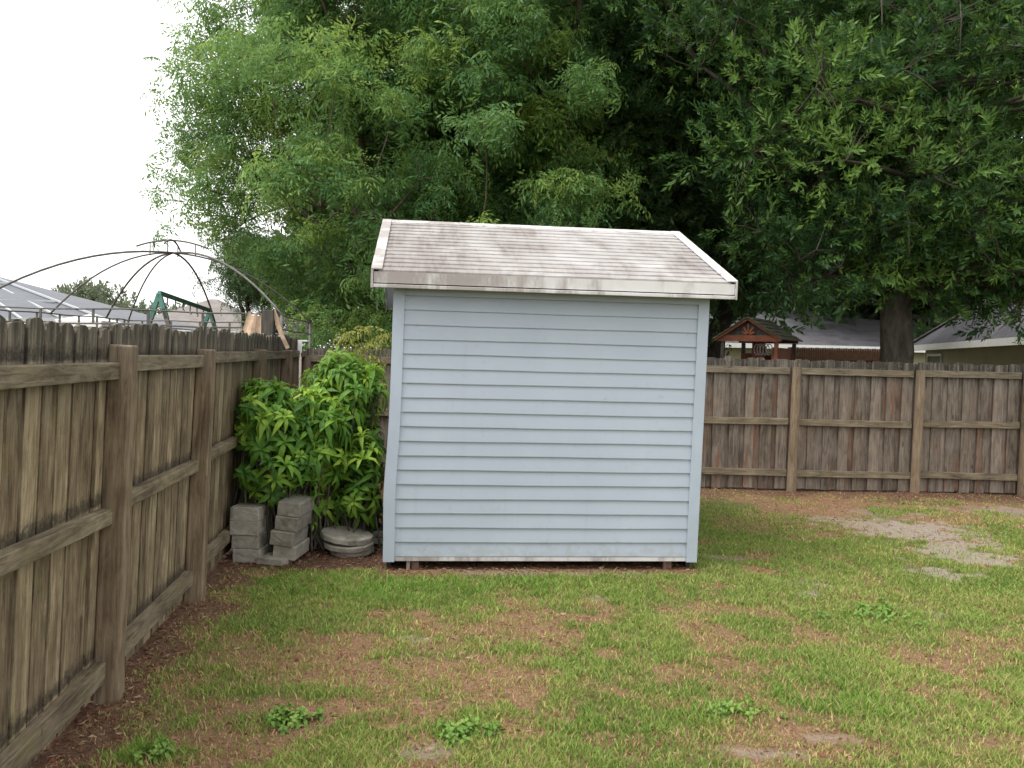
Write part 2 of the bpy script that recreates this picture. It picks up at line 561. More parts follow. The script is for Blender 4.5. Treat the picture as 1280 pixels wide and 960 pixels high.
SAND = [(1205, 690, .62, .85, 1), (1150, 665, .75, .75, 1), (1085, 655, .6, .5, .9), (1175, 716, .3, .3, .95),
        (1000, 728, .20, .18, .7), (905, 697, .25, .15, .75), (955, 945, .20, .08, .7), (1045, 925, .14, .06, .5),
        (750, 745, .10, .08, .8), (545, 940, .16, .09, .6), (515, 800, .1, .08, .6), (1260, 640, .8, .5, .6),
        (1010, 742, .14, .12, .7), (1110, 640, .5, .3, .5), (1165, 765, .1, .1, .6), (660, 716, .9, .07, .55),
        (800, 717, .4, .07, .5)]
RED = [(420, 810, .30, .40, .85), (440, 840, .28, .25, .8), (395, 900, .35, .22, .95), (270, 940, .30, .22, .85), (760, 818, .12, .12, .9),
       (900, 828, .17, .17, .9), (690, 845, .14, .1, .8), (640, 835, .12, .08, .6), (510, 830, .15, .12, .7), (885, 845, .2, .12, .6),
       (660, 915, .25, .12, .8), (1020, 865, .12, .1, .5), (1185, 815, .16, .12, .6), (1235, 875, .2, .14, .8), (945, 712, .16, .2, .95),
       (1250, 940, .2, .1, .7), (740, 925, .2, .1, .6), (480, 900, .3, .14, .6), (600, 880, .2, .1, .5), (350, 830, .2, .2, .55),
       (930, 655, .5, .5, .55), (1010, 640, .6, .4, .6), (500, 770, .2, .16, .5), (560, 860, .2, .1, .5), (830, 880, .2, .1, .55),
       (1120, 810, .2, .14, .4), (330, 850, .2, .2, .5), (850, 930, .2, .08, .5), (150, 900, .3, .3, .6)]
GREEN = [(430, 735, .55, .35, 1), (640, 735, .9, .3, .7), (1080, 765, .25, .3, .5), (930, 890, .3, .2, .5), (1100, 880, .8, .2, .5),
         (580, 920, .15, .1, 1), (355, 905, .15, .1, 1), (200, 945, .2, .1, .8), (700, 905, .3, .15, .5)]


def ground_masks(x, y):
    n1 = fbm(x * 0.9, y * 0.9, 3, 5); n2 = fbm(x * 3.1, y * 3.1, 21, 5)
    sand = blobs(x, y, SAND, 5)
    red = blobs(x, y, RED, 9)
    red = np.maximum(red, 0.8 * sstep(0.525, 0.645, n1 * 0.42 + n2 * 0.58))
    d1, d2 = fence_dist(x, y)
    inside = sstep(-.35, -.12, d1) * sstep(-.45, -.2, d2)
    edge = inside * np.maximum(sstep(0.38, 0.05, d1 + (n2 - .5) * 0.75), sstep(1.0, 0.25, d2 + (n2 - .5) * 1.3))
    lx, ly = shed_local(x, y)
    # litter bed under the shrub and around the blocks
    bed = sstep(0.10, -0.12, (-(ly + 0.02) + (n2 - .5) * 0.25)) * sstep(0.15, -0.1, lx + (n2 - .5) * .2)
    under = sstep(0.08, -0.10, np.maximum(np.maximum(-lx - .05, lx - SHW), np.maximum(-ly - 0.17, ly - SHD)) + (n2 - .5) * .12)
    back = sstep(8.6, 10.6, y + (n1 - .5) * 3) * inside          # the thin, worn lawn towards the back fence
    red = np.maximum(red, np.maximum(edge * 0.9, bed))
    red = np.maximum(red, under * 0.8)
    red = np.maximum(red, back * sstep(0.36, 0.55, n2) * 0.85)
    sand = sand * (1 - bed)
    grn = blobs(x, y, GREEN, 13)
    bare = np.maximum(np.maximum(bed, under), edge * 0.75)
    global MULCH
    MULCH = np.maximum(bed, edge * 0.75)
    return red, sand, grn, bare, back


def hgt(x, y):
    return (fbm(x * 0.5, y * 0.5, 31, 3) - 0.5) * 0.05 + (fbm(x * 4, y * 4, 41, 3) - 0.5) * 0.022


def axis(lo, hi, step, far):
    a = np.arange(lo, hi + 1e-6, step)
    out = []
    s, p = step, hi
    while p < far:
        s *= 1.35; p += s; out.append(p)
    lo_ = []
    s, p = step, lo
    while p > -far:
        s *= 1.35; p -= s; lo_.append(p)
    return np.array(lo_[::-1] + list(a) + out)


gx, gy = axis(-3.4, 7.8, 0.045, 500), axis(2.6, 13.0, 0.045, 500)
X, Y = np.meshgrid(gx, gy)
near = sstep(40, 10, np.hypot(X, Y))
Z = hgt(X, Y) * near
red, sand, grn, bare, back = ground_masks(X, Y)
nx, ny = len(gx), len(gy)
idx = np.arange(nx * ny).reshape(ny, nx)
faces = np.stack([idx[:-1, :-1], idx[:-1, 1:], idx[1:, 1:], idx[1:, :-1]], -1).reshape(-1, 4)


def mat_ground():
    N = NT('lawn_soil')
    v = N.obj()

    def A(nm):
        nd = N.n('ShaderNodeAttribute'); nd.attribute_name = nm
        return nd.outputs['Fac']
    n1 = N.noise(v, 14, 6, 0.7); n2 = N.noise(v, 120, 4, 0.7); n3 = N.noise(v, 45, 5, 0.75)
    base = N.ramp(n3, [(0.3, (0.075, 0.075, 0.03)), (0.5, (0.13, 0.14, 0.05)), (0.7, (0.20, 0.17, 0.085))])
    redc = N.ramp(n3, [(0.28, (0.11, 0.06, 0.04)), (0.5, (0.27, 0.148, 0.095)), (0.72, (0.41, 0.25, 0.165))])
    sandc = N.ramp(n1, [(0.3, (0.25, 0.20, 0.16)), (0.7, (0.38, 0.325, 0.265))])
    sandc = N.mix(N.maprange(n2, 0.58, 0.7), sandc, (0.16, 0.12, 0.09))
    c = N.mix(A('red'), base, redc)
    mulch = N.ramp(n3, [(0.3, (0.06, 0.038, 0.026)), (0.7, (0.19, 0.115, 0.08))])
    c = N.mix(A('bare'), c, mulch)
    c = N.mix(A('sand'), c, sandc)
    N.bump(N.math('ADD', n3, N.math('MULTIPLY', n2, 0.7)), 0.9, 0.02)
    return N.done(c, 0.97, 0.08)


g = np_mesh('ground', np.stack([X, Y, Z], -1).reshape(-1, 3), faces, mat_ground(),
            attrs={'red': red.ravel(), 'sand': sand.ravel(), 'bare': MULCH.ravel()})
tag(g, 'patchy lawn with sandy bare soil and dead reddish thatch', 'ground', kind='structure')


# ------------------------------------------------------------------ grass
def mat_grass():
    N = NT('grass_blades')
    a = N.n('ShaderNodeAttribute'); a.attribute_name = 'col'
    N.done(a.outputs['Color'], 0.6, 0.15)
    tr = N.n('ShaderNodeBsdfTranslucent'); N.l(a.outputs['Color'], tr.inputs['Color'])
    ms = N.n('ShaderNodeMixShader'); ms.inputs[0].default_value = 0.3
    N.l(N.b.outputs[0], ms.inputs[1]); N.l(tr.outputs[0], ms.inputs[2])
    N.l(ms.outputs[0], N.out.inputs['Surface'])
    return N.m


def grass(n):
    # more candidates close by, fewer far away
    y = 2.5 + (12.9 - 2.5) * RNG.random(n) ** 1.35
    xw = np.minimum(0.66 * y + 0.5, 3.4)
    x = -xw + RNG.random(n) * (xw + 0.66 * y + 2.2)
    d1, d2 = fence_dist(x, y)
    lx, ly = shed_local(x, y)
    ok = (d1 > -0.02) & (d2 > 0.02) & ~((lx > -0.03) & (lx < SHW + .03) & (ly > -0.02) & (ly < SHD + .05))
    x, y = x[ok], y[ok]
    red, sand, grn, bare, back = ground_masks(x, y)
    tuft = fbm(x * 7, y * 7, 51, 3)
    dens = 0.75 * (1 - 0.88 * red) * (1 - 0.95 * sand) * (1 - 0.90 * bare) * (1 - 0.88 * back * sstep(.66, .44, fbm(x * 2.2, y * 2.2, 91, 4))) * (0.55 + 0.9 * sstep(.35, .6, tuft)) + 0.35 * grn * (1 - bare)
    ok = RNG.random(len(x)) < dens
    x, y, red, grn, bare, tuft, back = [a[ok] for a in (x, y, red, grn, bare, tuft, back)]
    m = len(x)
    z = hgt(x, y)
    h = (0.012 + 0.021 * RNG.random(m) ** 1.5) * (0.75 + 0.7 * tuft) * (1 + 0.5 * grn) * (1 - 0.35 * red)
    h = np.where(RNG.random(m) < .03, h * (1.4 + .7 * RNG.random(m)), h)
    w = (0.0015 + 0.0016 * RNG.random(m)) * (0.75 + y / 9)
    az = RNG.random(m) * 2 * math.pi
    lean = (0.25 + 0.95 * RNG.random(m)) * h
    la = RNG.random(m) * 2 * math.pi
    bx, by = np.cos(az) * w, np.sin(az) * w
    mx, my = np.cos(la) * lean, np.sin(la) * lean
    p0 = np.stack([x - bx, y - by, z - 0.004], -1); p1 = np.stack([x + bx, y + by, z - 0.004], -1)
    k = 0.6
    q0 = np.stack([x + mx * .38 - bx * .8, y + my * .38 - by * .8, z + h * k], -1)
    q1 = np.stack([x + mx * .38 + bx * .8, y + my * .38 + by * .8, z + h * k], -1)
    t = np.stack([x + mx, y + my, z + h], -1)
    V = np.stack([p0, p1, q1, q0, t], 1).reshape(-1, 3)
    i = np.arange(m)[:, None] * 5
    Fc = np.concatenate([i + np.array([[0, 1, 2]]), i + np.array([[0, 2, 3]]), i + np.array([[3, 2, 4]])])
    r = RNG.random(m)
    g0 = np.array([0.148, 0.242, 0.048]); g1 = np.array([0.335, 0.412, 0.105]); yel = np.array([0.44, 0.39, 0.14]); dry = np.array([0.45, 0.27, 0.18])
    lush = np.array([0.17, 0.32, 0.05])
    pat = fbm(x * 1.7, y * 1.7, 77, 4)
    c = g0 + (g1 - g0) * np.clip(r * .7 + (pat - .35) * .9, 0, 1)[:, None]
    c = c + (lush - c) * (np.clip(grn, 0, 1) * .7)[:, None]
    isdry = RNG.random(m) < (0.13 + 0.55 * red * (1 - grn) + 0.12 * (pat > .55) + .1 * back)
    mixc = np.where((RNG.random(m) < 0.5)[:, None], yel, dry) * (0.65 + 0.6 * RNG.random(m))[:, None]
    c = np.where(isdry[:, None], mixc, c)
    c = np.concatenate([c, np.ones((m, 1))], 1)
    o = np_mesh('lawn_grass', V, Fc, mat_grass(), colors={'col': np.repeat(c, 5, 0)})
    tag(o, 'short patchy green lawn grass with dry yellow blades', 'grass', kind='stuff')
    return m


ng = grass(1700000)


# litter: dead leaves and needles lying on the bare strips
def litter(n):
    y = 3.0 + 9.5 * RNG.random(n); x = (RNG.random(n) * 2 - 1) * (0.66 * y + 0.4)
    d1, d2 = fence_dist(x, y)
    ok = (d1 > -0.10) & (d2 > 0.0)
    x, y = x[ok], y[ok]
    red, sand, grn, bare, back = ground_masks(x, y)
    ok = RNG.random(len(x)) < np.clip(0.02 + 0.18 * red + 0.8 * bare, 0, 1)
    x, y = x[ok], y[ok]; m = len(x)
    z = hgt(x, y) + 0.006 + 0.012 * RNG.random(m)
    a = RNG.random(m) * 6.283
    L = 0.007 + 0.018 * RNG.random(m); W = L * (0.12 + 0.4 * RNG.random(m) ** 2)
    ca, sa = np.cos(a), np.sin(a)
    tz = (RNG.random((m, 4)) - .5) * 0.014
    V = np.stack([np.stack([x + ca * L * s - sa * W * t, y + sa * L * s + ca * W * t, z + tz[:, k]], -1)
                  for k, (s, t) in enumerate(((-1, 0), (0, -1), (1, 0), (0, 1)))], 1).reshape(-1, 3)
    Fc = np.arange(m * 4).reshape(m, 4)
    cols = np.array([[0.19, 0.085, 0.055], [0.27, 0.15, 0.095], [0.12, 0.065, 0.042], [0.33, 0.22, 0.14], [0.20, 0.08, 0.05]])[RNG.integers(0, 5, m)]
    cols = np.concatenate([cols * (0.7 + .6 * RNG.random((m, 1))), np.ones((m, 1))], 1)
    o = np_mesh('leaf_litter', V, Fc, mat_grass(), colors={'col': np.repeat(cols, 4, 0)})
    tag(o, 'reddish brown dead leaves strewn along fences and under shrub', 'leaf litter', kind='stuff')


litter(110000)


# ------------------------------------------------------------------ foliage templates
def leaf_quad(base, d, n, L, W, fold=0.0):
    """diamond leaf, 4 verts"""
    d = d / np.linalg.norm(d)
    s = np.cross(d, n); s = s / (np.linalg.norm(s) + 1e-9)
    nn = np.cross(s, d)
    m = base + d * L * 0.45 + nn * fold * W
    return [base, m - s * W / 2, base + d * L, m + s * W / 2]


def tpl_tuft(rng, L=0.27, nr=6, nl=7, lw=0.070):
    """umbrella of drooping compound leaves"""
    V = []
    for k in range(nr):
        a = 2 * math.pi * (k + rng.random() * .7) / nr
        u = np.array([math.cos(a), math.sin(a), 0]); l = L * (0.75 + .4 * rng.random())
        up = 0.15 + 0.45 * rng.random()
        pt = lambda t: u * l * t * .92 + np.array([0, 0, l * (up * t - 0.75 * t * t)])
        side = np.array([-u[1], u[0], 0])
        for j in range(nl):
            t = 0.2 + 0.8 * j / (nl - 1)
            p = pt(t); tg = pt(min(t + .05, 1.05)) - pt(t - .05); tg /= np.linalg.norm(tg)
            s = side if j % 2 else -side
            if j == nl - 1: s = side * 0
            d = s * .8 + tg * .7 + np.array([0, 0, -.45 - .3 * rng.random()])
            V += leaf_quad(p, d, np.array([0, 0, 1.]) + .4 * rng.standard_normal(3), l * .36 * (0.7 + .6 * rng.random()), l * lw * 1.6)
    V = np.array(V)
    return V, np.arange(len(V)).reshape(-1, 4)


def tpl_twig(rng, L=0.28, n=14, ll=0.10, lw=0.030):
    V = []
    for j in range(n):
        t = 0.15 + 0.85 * j / (n - 1)
        a = j * 2.4 + rng.random()
        u = np.array([math.cos(a), math.sin(a), 0])
        d = u * (0.95 - .4 * t) + np.array([0, 0, .35 + .6 * t])
        p = np.array([0, 0, L * t])
        V += leaf_quad(p, d, np.array([0, 0, 1.]) + .3 * rng.standard_normal(3), ll * (.7 + .6 * rng.random()), lw * (.8 + .5 * rng.random()))
    V = np.array(V)
    return V, np.arange(len(V)).reshape(-1, 4)


def tpl_rosette(rng, n=10, L=0.19, W=0.043):
    """whorl of long arching leaves, each folded along its midrib"""
    V, Fc = [], []
    for j in range(n):
        a = j * 2.399 + rng.random() * .3
        inner = j / n
        u = np.array([math.cos(a), math.sin(a), 0]); s = np.array([-u[1], u[0], 0])
        l = L * (1.12 - .5 * inner) * (.8 + .4 * rng.random()); w = W * (1.0 - .3 * inner) * (.85 + .3 * rng.random())
        el = 0.30 + 0.75 * inner + .2 * rng.random(); droop = 0.75 + .6 * rng.random() - .4 * inner
        b = len(V)
        for t, ww in ((0.0, .10), (0.3, .85), (0.62, .95), (1.0, .04)):
            p = u * l * t * (1 - .15 * t) * math.cos(el * .8) + np.array([0, 0, l * (math.sin(el) * t - droop * t * t) - .03 * inner * 0 + .03 * inner])
            up = np.array([0, 0, 0.16 * w * ww])
            V += [p - s * w * ww / 2 + up, p, p + s * w * ww / 2 + up]
        for r in range(3):
            o = b + r * 3
            Fc += [(o, o + 1, o + 4, o + 3), (o + 1, o + 2, o + 5, o + 4)]
    return np.array(V), np.array(Fc)


def scatter(templates, P, D, S, tint, rng):
    """instances of templates at P, axis D, scale S -> merged verts, faces, tint"""
    n = len(P)
    D = D / (np.linalg.norm(D, axis=1, keepdims=True) + 1e-9)
    r = rng.standard_normal((n, 3))
    x = np.cross(D, r); x /= (np.linalg.norm(x, axis=1, keepdims=True) + 1e-9)
    y = np.cross(D, x)
    Rm = np.stack([x, y, D], -1)
    which = rng.integers(0, len(templates), n)
    VV, FF, TT, off = [], [], [], 0
    for k, (tv, tf) in enumerate(templates):
        i = np.where(which == k)[0]
        if not len(i): continue
        v = np.einsum('nij,kj->nki', Rm[i], tv) * S[i, None, None] + P[i, None, :]
        nv = len(tv)
        f = tf[None] + (np.arange(len(i)) * nv)[:, None, None] + off
        VV.append(v.reshape(-1, 3)); FF.append(f.reshape(-1, tf.shape[1]))
        TT.append(np.repeat(tint[i], nv)); off += nv * len(i)
    return np.concatenate(VV), np.concatenate(FF), np.concatenate(TT)


def in_poly(p, poly):
    x, y = p[..., 0], p[..., 1]
    c = np.zeros(x.shape, bool)
    n = len(poly)
    for i in range(n):
        x1, y1 = poly[i]; x2, y2 = poly[(i + 1) % n]
        if y1 == y2: continue
        cond = ((y1 > y) != (y2 > y)) & (x < (x2 - x1) * (y - y1) / (y2 - y1) + x1)
        c ^= cond
    return c


trng = np.random.default_rng(5)
TPL_TUFT = [tpl_tuft(trng) for _ in range(5)]
TPL_TWIG = [tpl_twig(trng) for _ in range(5)]
TPL_TWIG_BIG = [tpl_twig(trng, 0.5, 10, .26, .11) for _ in range(4)]
TPL_ROS = [tpl_rosette(trng) for _ in range(6)]


def clump_cloud(rng, center, radii, n, poly=None, rr=(0.5, 0.95), shell=0.35, margin=0.75, zmin=1.0):
    out = []
    tries = 0
    while len(out) < n and tries < 200000:
        tries += 1
        d = rng.standard_normal(3); d /= np.linalg.norm(d)
        u = rng.random() ** (shell)
        p = np.array(center) + np.array(radii) * d * u
        r = rr[0] + (rr[1] - rr[0]) * rng.random()
        if p[2] - r < zmin: continue
        if poly is not None:
            a = np.linspace(0, 2 * math.pi, 8, endpoint=False)
            ring = p + margin * r * np.stack([np.cos(a), a * 0, np.sin(a)], -1)
            if not in_poly(project(ring), poly).all(): continue
        out.append((p, r))
    return out


def tree(name, label, cat, base, trunk_r, fork_h, clumps, tpls, leafmat, barkmat, per=30, size=1.0, seed=1,
         group=None, lean=(0, 0), droop=0.0, hubs=7, up=0.45, trunks=1, twig_r=0.012, outw=1.0, flat=0.7, tint_s=1.0, irr=1.0):
    rng = np.random.default_rng(seed)
    root = empty(name, (base[0], base[1], 0))
    tag(root, label, cat, group)
    org = np.array([base[0], base[1], 0.0])
    P0 = np.array([c[0] for c in clumps]) - org
    Rr = np.array([c[1] for c in clumps])
    # --- woody parts
    mb = MB()
    hub_pts = []
    fork = np.array([lean[0], lean[1], fork_h])
    cen = P0.mean(0)
    for ti in range(trunks):
        off = np.array([(ti - (trunks - 1) / 2) * trunk_r * 2.2, rng.normal() * .15, 0])
        fk = fork + off * 2.5
        path = [off + (0, 0, -0.15), off + (0, 0, .12)] + [off + (fk - off) * t + np.array([rng.normal() * .04, rng.normal() * .04, 0]) * fork_h / 3 for t in (.2, .4, .6, .8, 1)]
        rad = [trunk_r * 1.45, trunk_r * 1.2] + [trunk_r * (1.05 - .28 * t) for t in (.2, .4, .6, .8, 1)]
        mb.tube(path, rad, 14)
        hub_pts.append((fk, trunk_r * .72))
    # limbs: hubs spread by farthest-point picking
    pick = [int(rng.integers(len(P0)))]
    for _ in range(min(hubs, len(P0)) - 1):
        dd = np.min(np.linalg.norm(P0[:, None] - P0[pick][None], axis=2), axis=1)
        pick.append(int(np.argmax(dd * (0.7 + .3 * rng.random(len(P0))))))
    nodes = []                                                  # (pos, radius)
    for fk, r in hub_pts: nodes.append((fk, r))
    for h in pick:
        fk, r0 = hub_pts[int(rng.integers(len(hub_pts)))]
        e = fk + (P0[h] - fk) * 0.86
        mid = (fk + e) / 2 + np.array([0, 0, .12 * np.linalg.norm(e - fk)]) + rng.standard_normal(3) * .12
        L = np.linalg.norm(e - fk)
        k = 9
        ra = r0 * (0.55 + .2 * rng.random())
        pts, rads = [], []
        for i in range(k):
            t = i / (k - 1)
            p = (1 - t) ** 2 * fk + 2 * t * (1 - t) * mid + t * t * e + rng.standard_normal(3) * .03 * L * t * (1 - t)
            r = ra * (1 - t) ** 0.9 + 0.02
            pts.append(p); rads.append(r)
            if i > 1: nodes.append((p, r))
        mb.tube(pts, rads, 8)
    NP = np.array([q[0] for q in nodes]); NR = np.array([q[1] for q in nodes])
    for c, r in zip(P0, Rr):
        dd = np.linalg.norm(NP - c, axis=1) + np.maximum(0, NP[:, 2] - c[2]) * .6
        j = int(np.argmin(dd))
        a = NP[j]; ra = max(.018, min(NR[j] * .6, .05))
        m_ = (a + c) / 2 + rng.standard_normal(3) * .1 * np.linalg.norm(c - a)
        pts = [(1 - t) ** 2 * a + 2 * t * (1 - t) * m_ + t * t * c for t in (0, .25, .5, .75, 1)]
        mb.tube(pts, [ra * (1 - .75 * t) for t in (0, .25, .5, .75, 1)], 5, False)
        for _ in range(4):                                     # twigs inside the clump
            d = rng.standard_normal(3); d[2] += .4; d /= np.linalg.norm(d)
            mb.tube([c, c + d * r * .45 + (0, 0, .03), c + d * r * .85], [twig_r, twig_r * .7, twig_r * .3], 4, False)
    mb.build('trunk', barkmat, root, smooth=True)
    # --- leaves
    PP, DD, SS, TT = [], [], [], []
    for c, r in zip(P0, Rr):
        n = max(4, int(per * (r / .7) ** 2))
        d = rng.standard_normal((n, 3)); d[:, 2] += 0.25; d /= np.linalg.norm(d, axis=1, keepdims=True)
        u = rng.random(n) ** 0.40
        st3 = np.array([1.1, 1.1, flat]) * np.clip(np.exp(rng.normal(size=3) * .28 * irr), .6, 1.35)
        u = np.minimum(u * (1 + irr * .22 * np.abs(rng.normal(size=n)) ** 2), 1.28)
        p = c + d * (r * u)[:, None] * st3
        ax = d * outw + rng.standard_normal((n, 3)) * .5 + np.array([0, 0, up])
        PP.append(p); DD.append(ax); SS.append(size * (.55 + .8 * rng.random(n)))
        TT.append(np.clip(0.42 + tint_s * (rng.normal() * .16 + rng.normal(size=n) * .12), 0, 1))
    V, Fc, T = scatter(tpls, np.concatenate(PP), np.concatenate(DD), np.concatenate(SS), np.concatenate(TT), rng)
    np_mesh('crown', V, Fc, leafmat, root, attrs={'tint': T})
    return root


# ------------------------------------------------------------------ trees
rt = np.random.default_rng(21)
# big pale feathery tree behind the corner
poly_big = [(340, -420), (322, 0), (304, 45), (276, 74), (288, 108), (264, 128), (270, 160), (246, 206), (280, 236), (290, 268), (325, 292),
            (335, 335), (352, 365), (400, 408), (500, 425), (780, 425), (800, 250), (765, 100), (790, -420)]
cl = clump_cloud(rt, (-1.6, 16.2, 6.2), (6.6, 3.6, 6.2), 430, poly_big, (.34, .72), .42, .8)
# the ragged left outline: single sprays that poke out
for px, py in ((280, 14), (266, 48), (262, 76), (266, 104), (256, 126), (262, 165), (238, 205), (260, 238), (258, 262), (290, 288), (330, 318), (360, 372), (392, 395),
               (300, 200), (290, 120), (700, 40), (735, 30), (765, 60), (705, 100), (745, 110), (770, 140), (710, 165), (750, 185), (720, 225), (765, 230), (705, 250), (745, 258), (780, 262), (690, 200), (680, 130), (690, 60), (775, 195)):
    p = np.array(at(px, py, 15.6 + 1.8 * rt.random()))
    cl.append((p, .45 + .35 * rt.random()))
for px, py in ((375, 415), (395, 427), (420, 420), (445, 427), (470, 425), (487, 415), (350, 402), (410, 405), (460, 405), (300, 60), (285, 160), (275, 205), (420, 400), (440, 380), (465, 410), (350, 335)):
    p = np.array(at(px, py, 15.2 + 1.6 * rt.random()))
    cl.append((p, .34 + .16 * rt.random()))
tree('feathery_tree', 'large pale green tree with drooping compound leaves behind the fence corner', 'tree', (-0.9, 16.4), .30, 2.6, cl, TPL_TUFT,
     M['leaf_big'], M['bark_pale'], 66, .95, 3, hubs=14, up=.45, trunks=3, tint_s=1.4, flat=.7, irr=1.2, outw=.4)

# laurel oak at the right, trunk just beyond the back fence
ob = at(1106, 600, 14.2)
poly_oak = [(700, -420), (735, 60), (800, 120), (880, 170), (905, 300), (960, 330), (985, 372), (1040, 352), (1060, 366), (1098, 358), (1140, 366), (1165, 372), (1215, 366),
            (1240, 385), (1262, 402), (1330, 420), (1700, 420), (1700, -420)]
cl = clump_cloud(rt, (ob.x - .2, 14.0, 6.3), (5.9, 3.3, 5.2), 420, poly_oak, (.40, .85), .42, .6)
for px, py in ((1010, 340), (1075, 320), (1050, 290), (1150, 360), (1180, 362), (1250, 385), (1265, 392), (1120, 300), (1200, 345), (985, 355), (1228, 372), (1000, 325), (1025, 345), (1050, 335), (1060, 352), (1090, 345), (1125, 350), (1145, 355), (1165, 350), (1190, 352),
               (1215, 350), (1255, 380), (1275, 375), (1275, 398), (1100, 320), (1150, 330), (1200, 325), (1250, 345)):
    p = np.array(at(px, py, 12.6 + 1.2 * rt.random())); cl.append((p, .34 + .18 * rt.random()))
tree('oak_tree', 'broad dark green oak with thick grey trunk beyond the back fence', 'tree', (ob.x, 14.2), .285, 3.3, cl, TPL_TWIG,
     M['leaf_oak'], M['bark_oak'], 70, .95, 5, hubs=12, up=.25, tint_s=2.5)

# dark leaning tree between the two
lb = at(835, 600, 18.5)
poly_mid = [(640, -420), (650, 60), (690, 180), (740, 300), (960, 410), (1010, 330), (1000, -420)]
cl = clump_cloud(rt, (3.3, 18.6, 7.0), (5.0, 2.8, 6.2), 230, poly_mid, (.6, 1.05), .38, .7)
for px, py in ((905, 345), (925, 360), (950, 350), (970, 335), (890, 330), (935, 378), (960, 372), (985, 360), (915, 385)):
    p = np.array(at(px, py, 17.3 + 1.2 * rt.random())); cl.append((p, .40 + .2 * rt.random()))
tree('dark_tree', 'dark forked tree with bare black limbs behind the shed roof', 'tree', (lb.x, 18.5), .24, 3.0, cl, TPL_TWIG,
     M['leaf_dark'], M['bark_dark'], 48, 1.4, 8, hubs=8, up=.3, trunks=2, lean=(.5, 0))

# small dark tree low at the left of the big one
poly_low = [(236, 272), (300, 280), (470, 330), (470, 425), (370, 425), (300, 395), (258, 360), (280, 330), (236, 300)]
cl = clump_cloud(rt, (-7.2, 21.5, 3.6), (3.6, 1.6, 2.6), 60, poly_low, (.45, .8), .5, .8)
tree('low_tree', 'low dark green tree with thin wispy twigs under the big pale crown', 'tree', (-6.3, 21.5), .14, 1.2, cl, TPL_TUFT,
     M['leaf_dark'], M['bark_dark'], 40, .8, 9, hubs=6, up=.6)

# trees that close the view behind the houses
def back_tree(px, Y, zc, rx, rz, n, lab, seed, mat='leaf_dark', py_base=600, poly=None, per=26, size=1.25):
    b = at(px, 460, Y)
    c = clump_cloud(rt, (b.x, Y, zc), (rx, rx * .6, rz), n, poly, (.8, 1.5), .4, .8, .8)
    tree('background_tree', lab, 'tree', (b.x, Y), .25, max(1.2, zc - rz * .9), c, TPL_TWIG_BIG, M[mat], M['bark_dark'], per, size, seed,
         group='trees closing the view behind the yard', hubs=6, up=.3)


back_tree(620, 24.5, 5.5, 5.5, 5.0, 60, 'deep green background tree behind the shed and the pale feathery crown', 31)
back_tree(860, 27.0, 6.5, 5.5, 5.6, 70, 'deep green background tree seen between the dark forked tree and the oak', 32, poly=[(500, -500), (500, 420), (900, 415), (985, 380), (1150, 380), (1150, -500)])
back_tree(1040, 48.0, 6.2, 9.5, 3.6, 130, 'lighter background tree showing over the grey house roof beside the oak trunk', 33, 'leaf_shrub' if False else 'leaf_far', per=30, size=1.5)
back_tree(1200, 40.0, 11.0, 10.5, 9.5, 150, 'tall background tree behind the right house roof beyond the oak', 34, per=26, size=1.5)
back_tree(520, 40.0, 6.0, 9.0, 5.0, 60, 'wide background tree low behind the big pale tree', 35, size=1.1, per=40, poly=[(340, -300), (345, 425), (900, 425), (900, -300)])

# far pale trees on the left horizon
fb = at(105, 400, 60)
cl = clump_cloud(rt, (fb.x, 60, 3.7), (3.9, 2, 2.6), 55, [(52, 356), (75, 347), (110, 348), (125, 358), (148, 366), (165, 392), (165, 420), (40, 420), (60, 365)], (.5, .9), .5, .8)
tree('distant_tree', 'hazy distant tree left of the gazebo above the screened roof', 'tree', (fb.x, 60), .2, 1.6, cl, TPL_TWIG_BIG, M['leaf_far'], M['bark_pale'], 26, 1.1, 41, hubs=5)
fb = at(175, 400, 75)
cl = clump_cloud(rt, (fb.x, 75, 3.2), (7.5, 2, 2.2), 50, [(120, 385), (150, 380), (165, 372), (190, 382), (260, 384), (300, 380), (300, 425), (100, 425)], (.6, .9), .5, .8)
tree('distant_tree', 'faint distant tree low behind the brown roof and swing set', 'tree', (fb.x, 75), .2, 1.2, cl, TPL_TWIG_BIG, M['leaf_far'], M['bark_pale'], 20, 1.2, 42, hubs=5)


# ------------------------------------------------------------------ fences
def picket(mb, x0, w, y0, th, zb, h, rng, M4):
    xs = x0 + rng.normal() * .002
    t = rng.normal() * .006
    c = .022 + .018 * rng.random()
    pts = [(xs, zb), (xs + w, zb), (xs + w + t, h - c * 1.25), (xs + w - c * .45 + t, h - c * .35), (xs + w - c * 1.5 + t, h - .004 * rng.random()), (xs + c * 1.4 + t, h - .006 * rng.random()), (xs + c * .4 + t, h - c * .4), (xs + t, h - c * 1.3)]
    yo = y0 + rng.normal() * .0015
    mb.prism([(p[0], yo, p[1]) for p in pts], (0, th, 0))


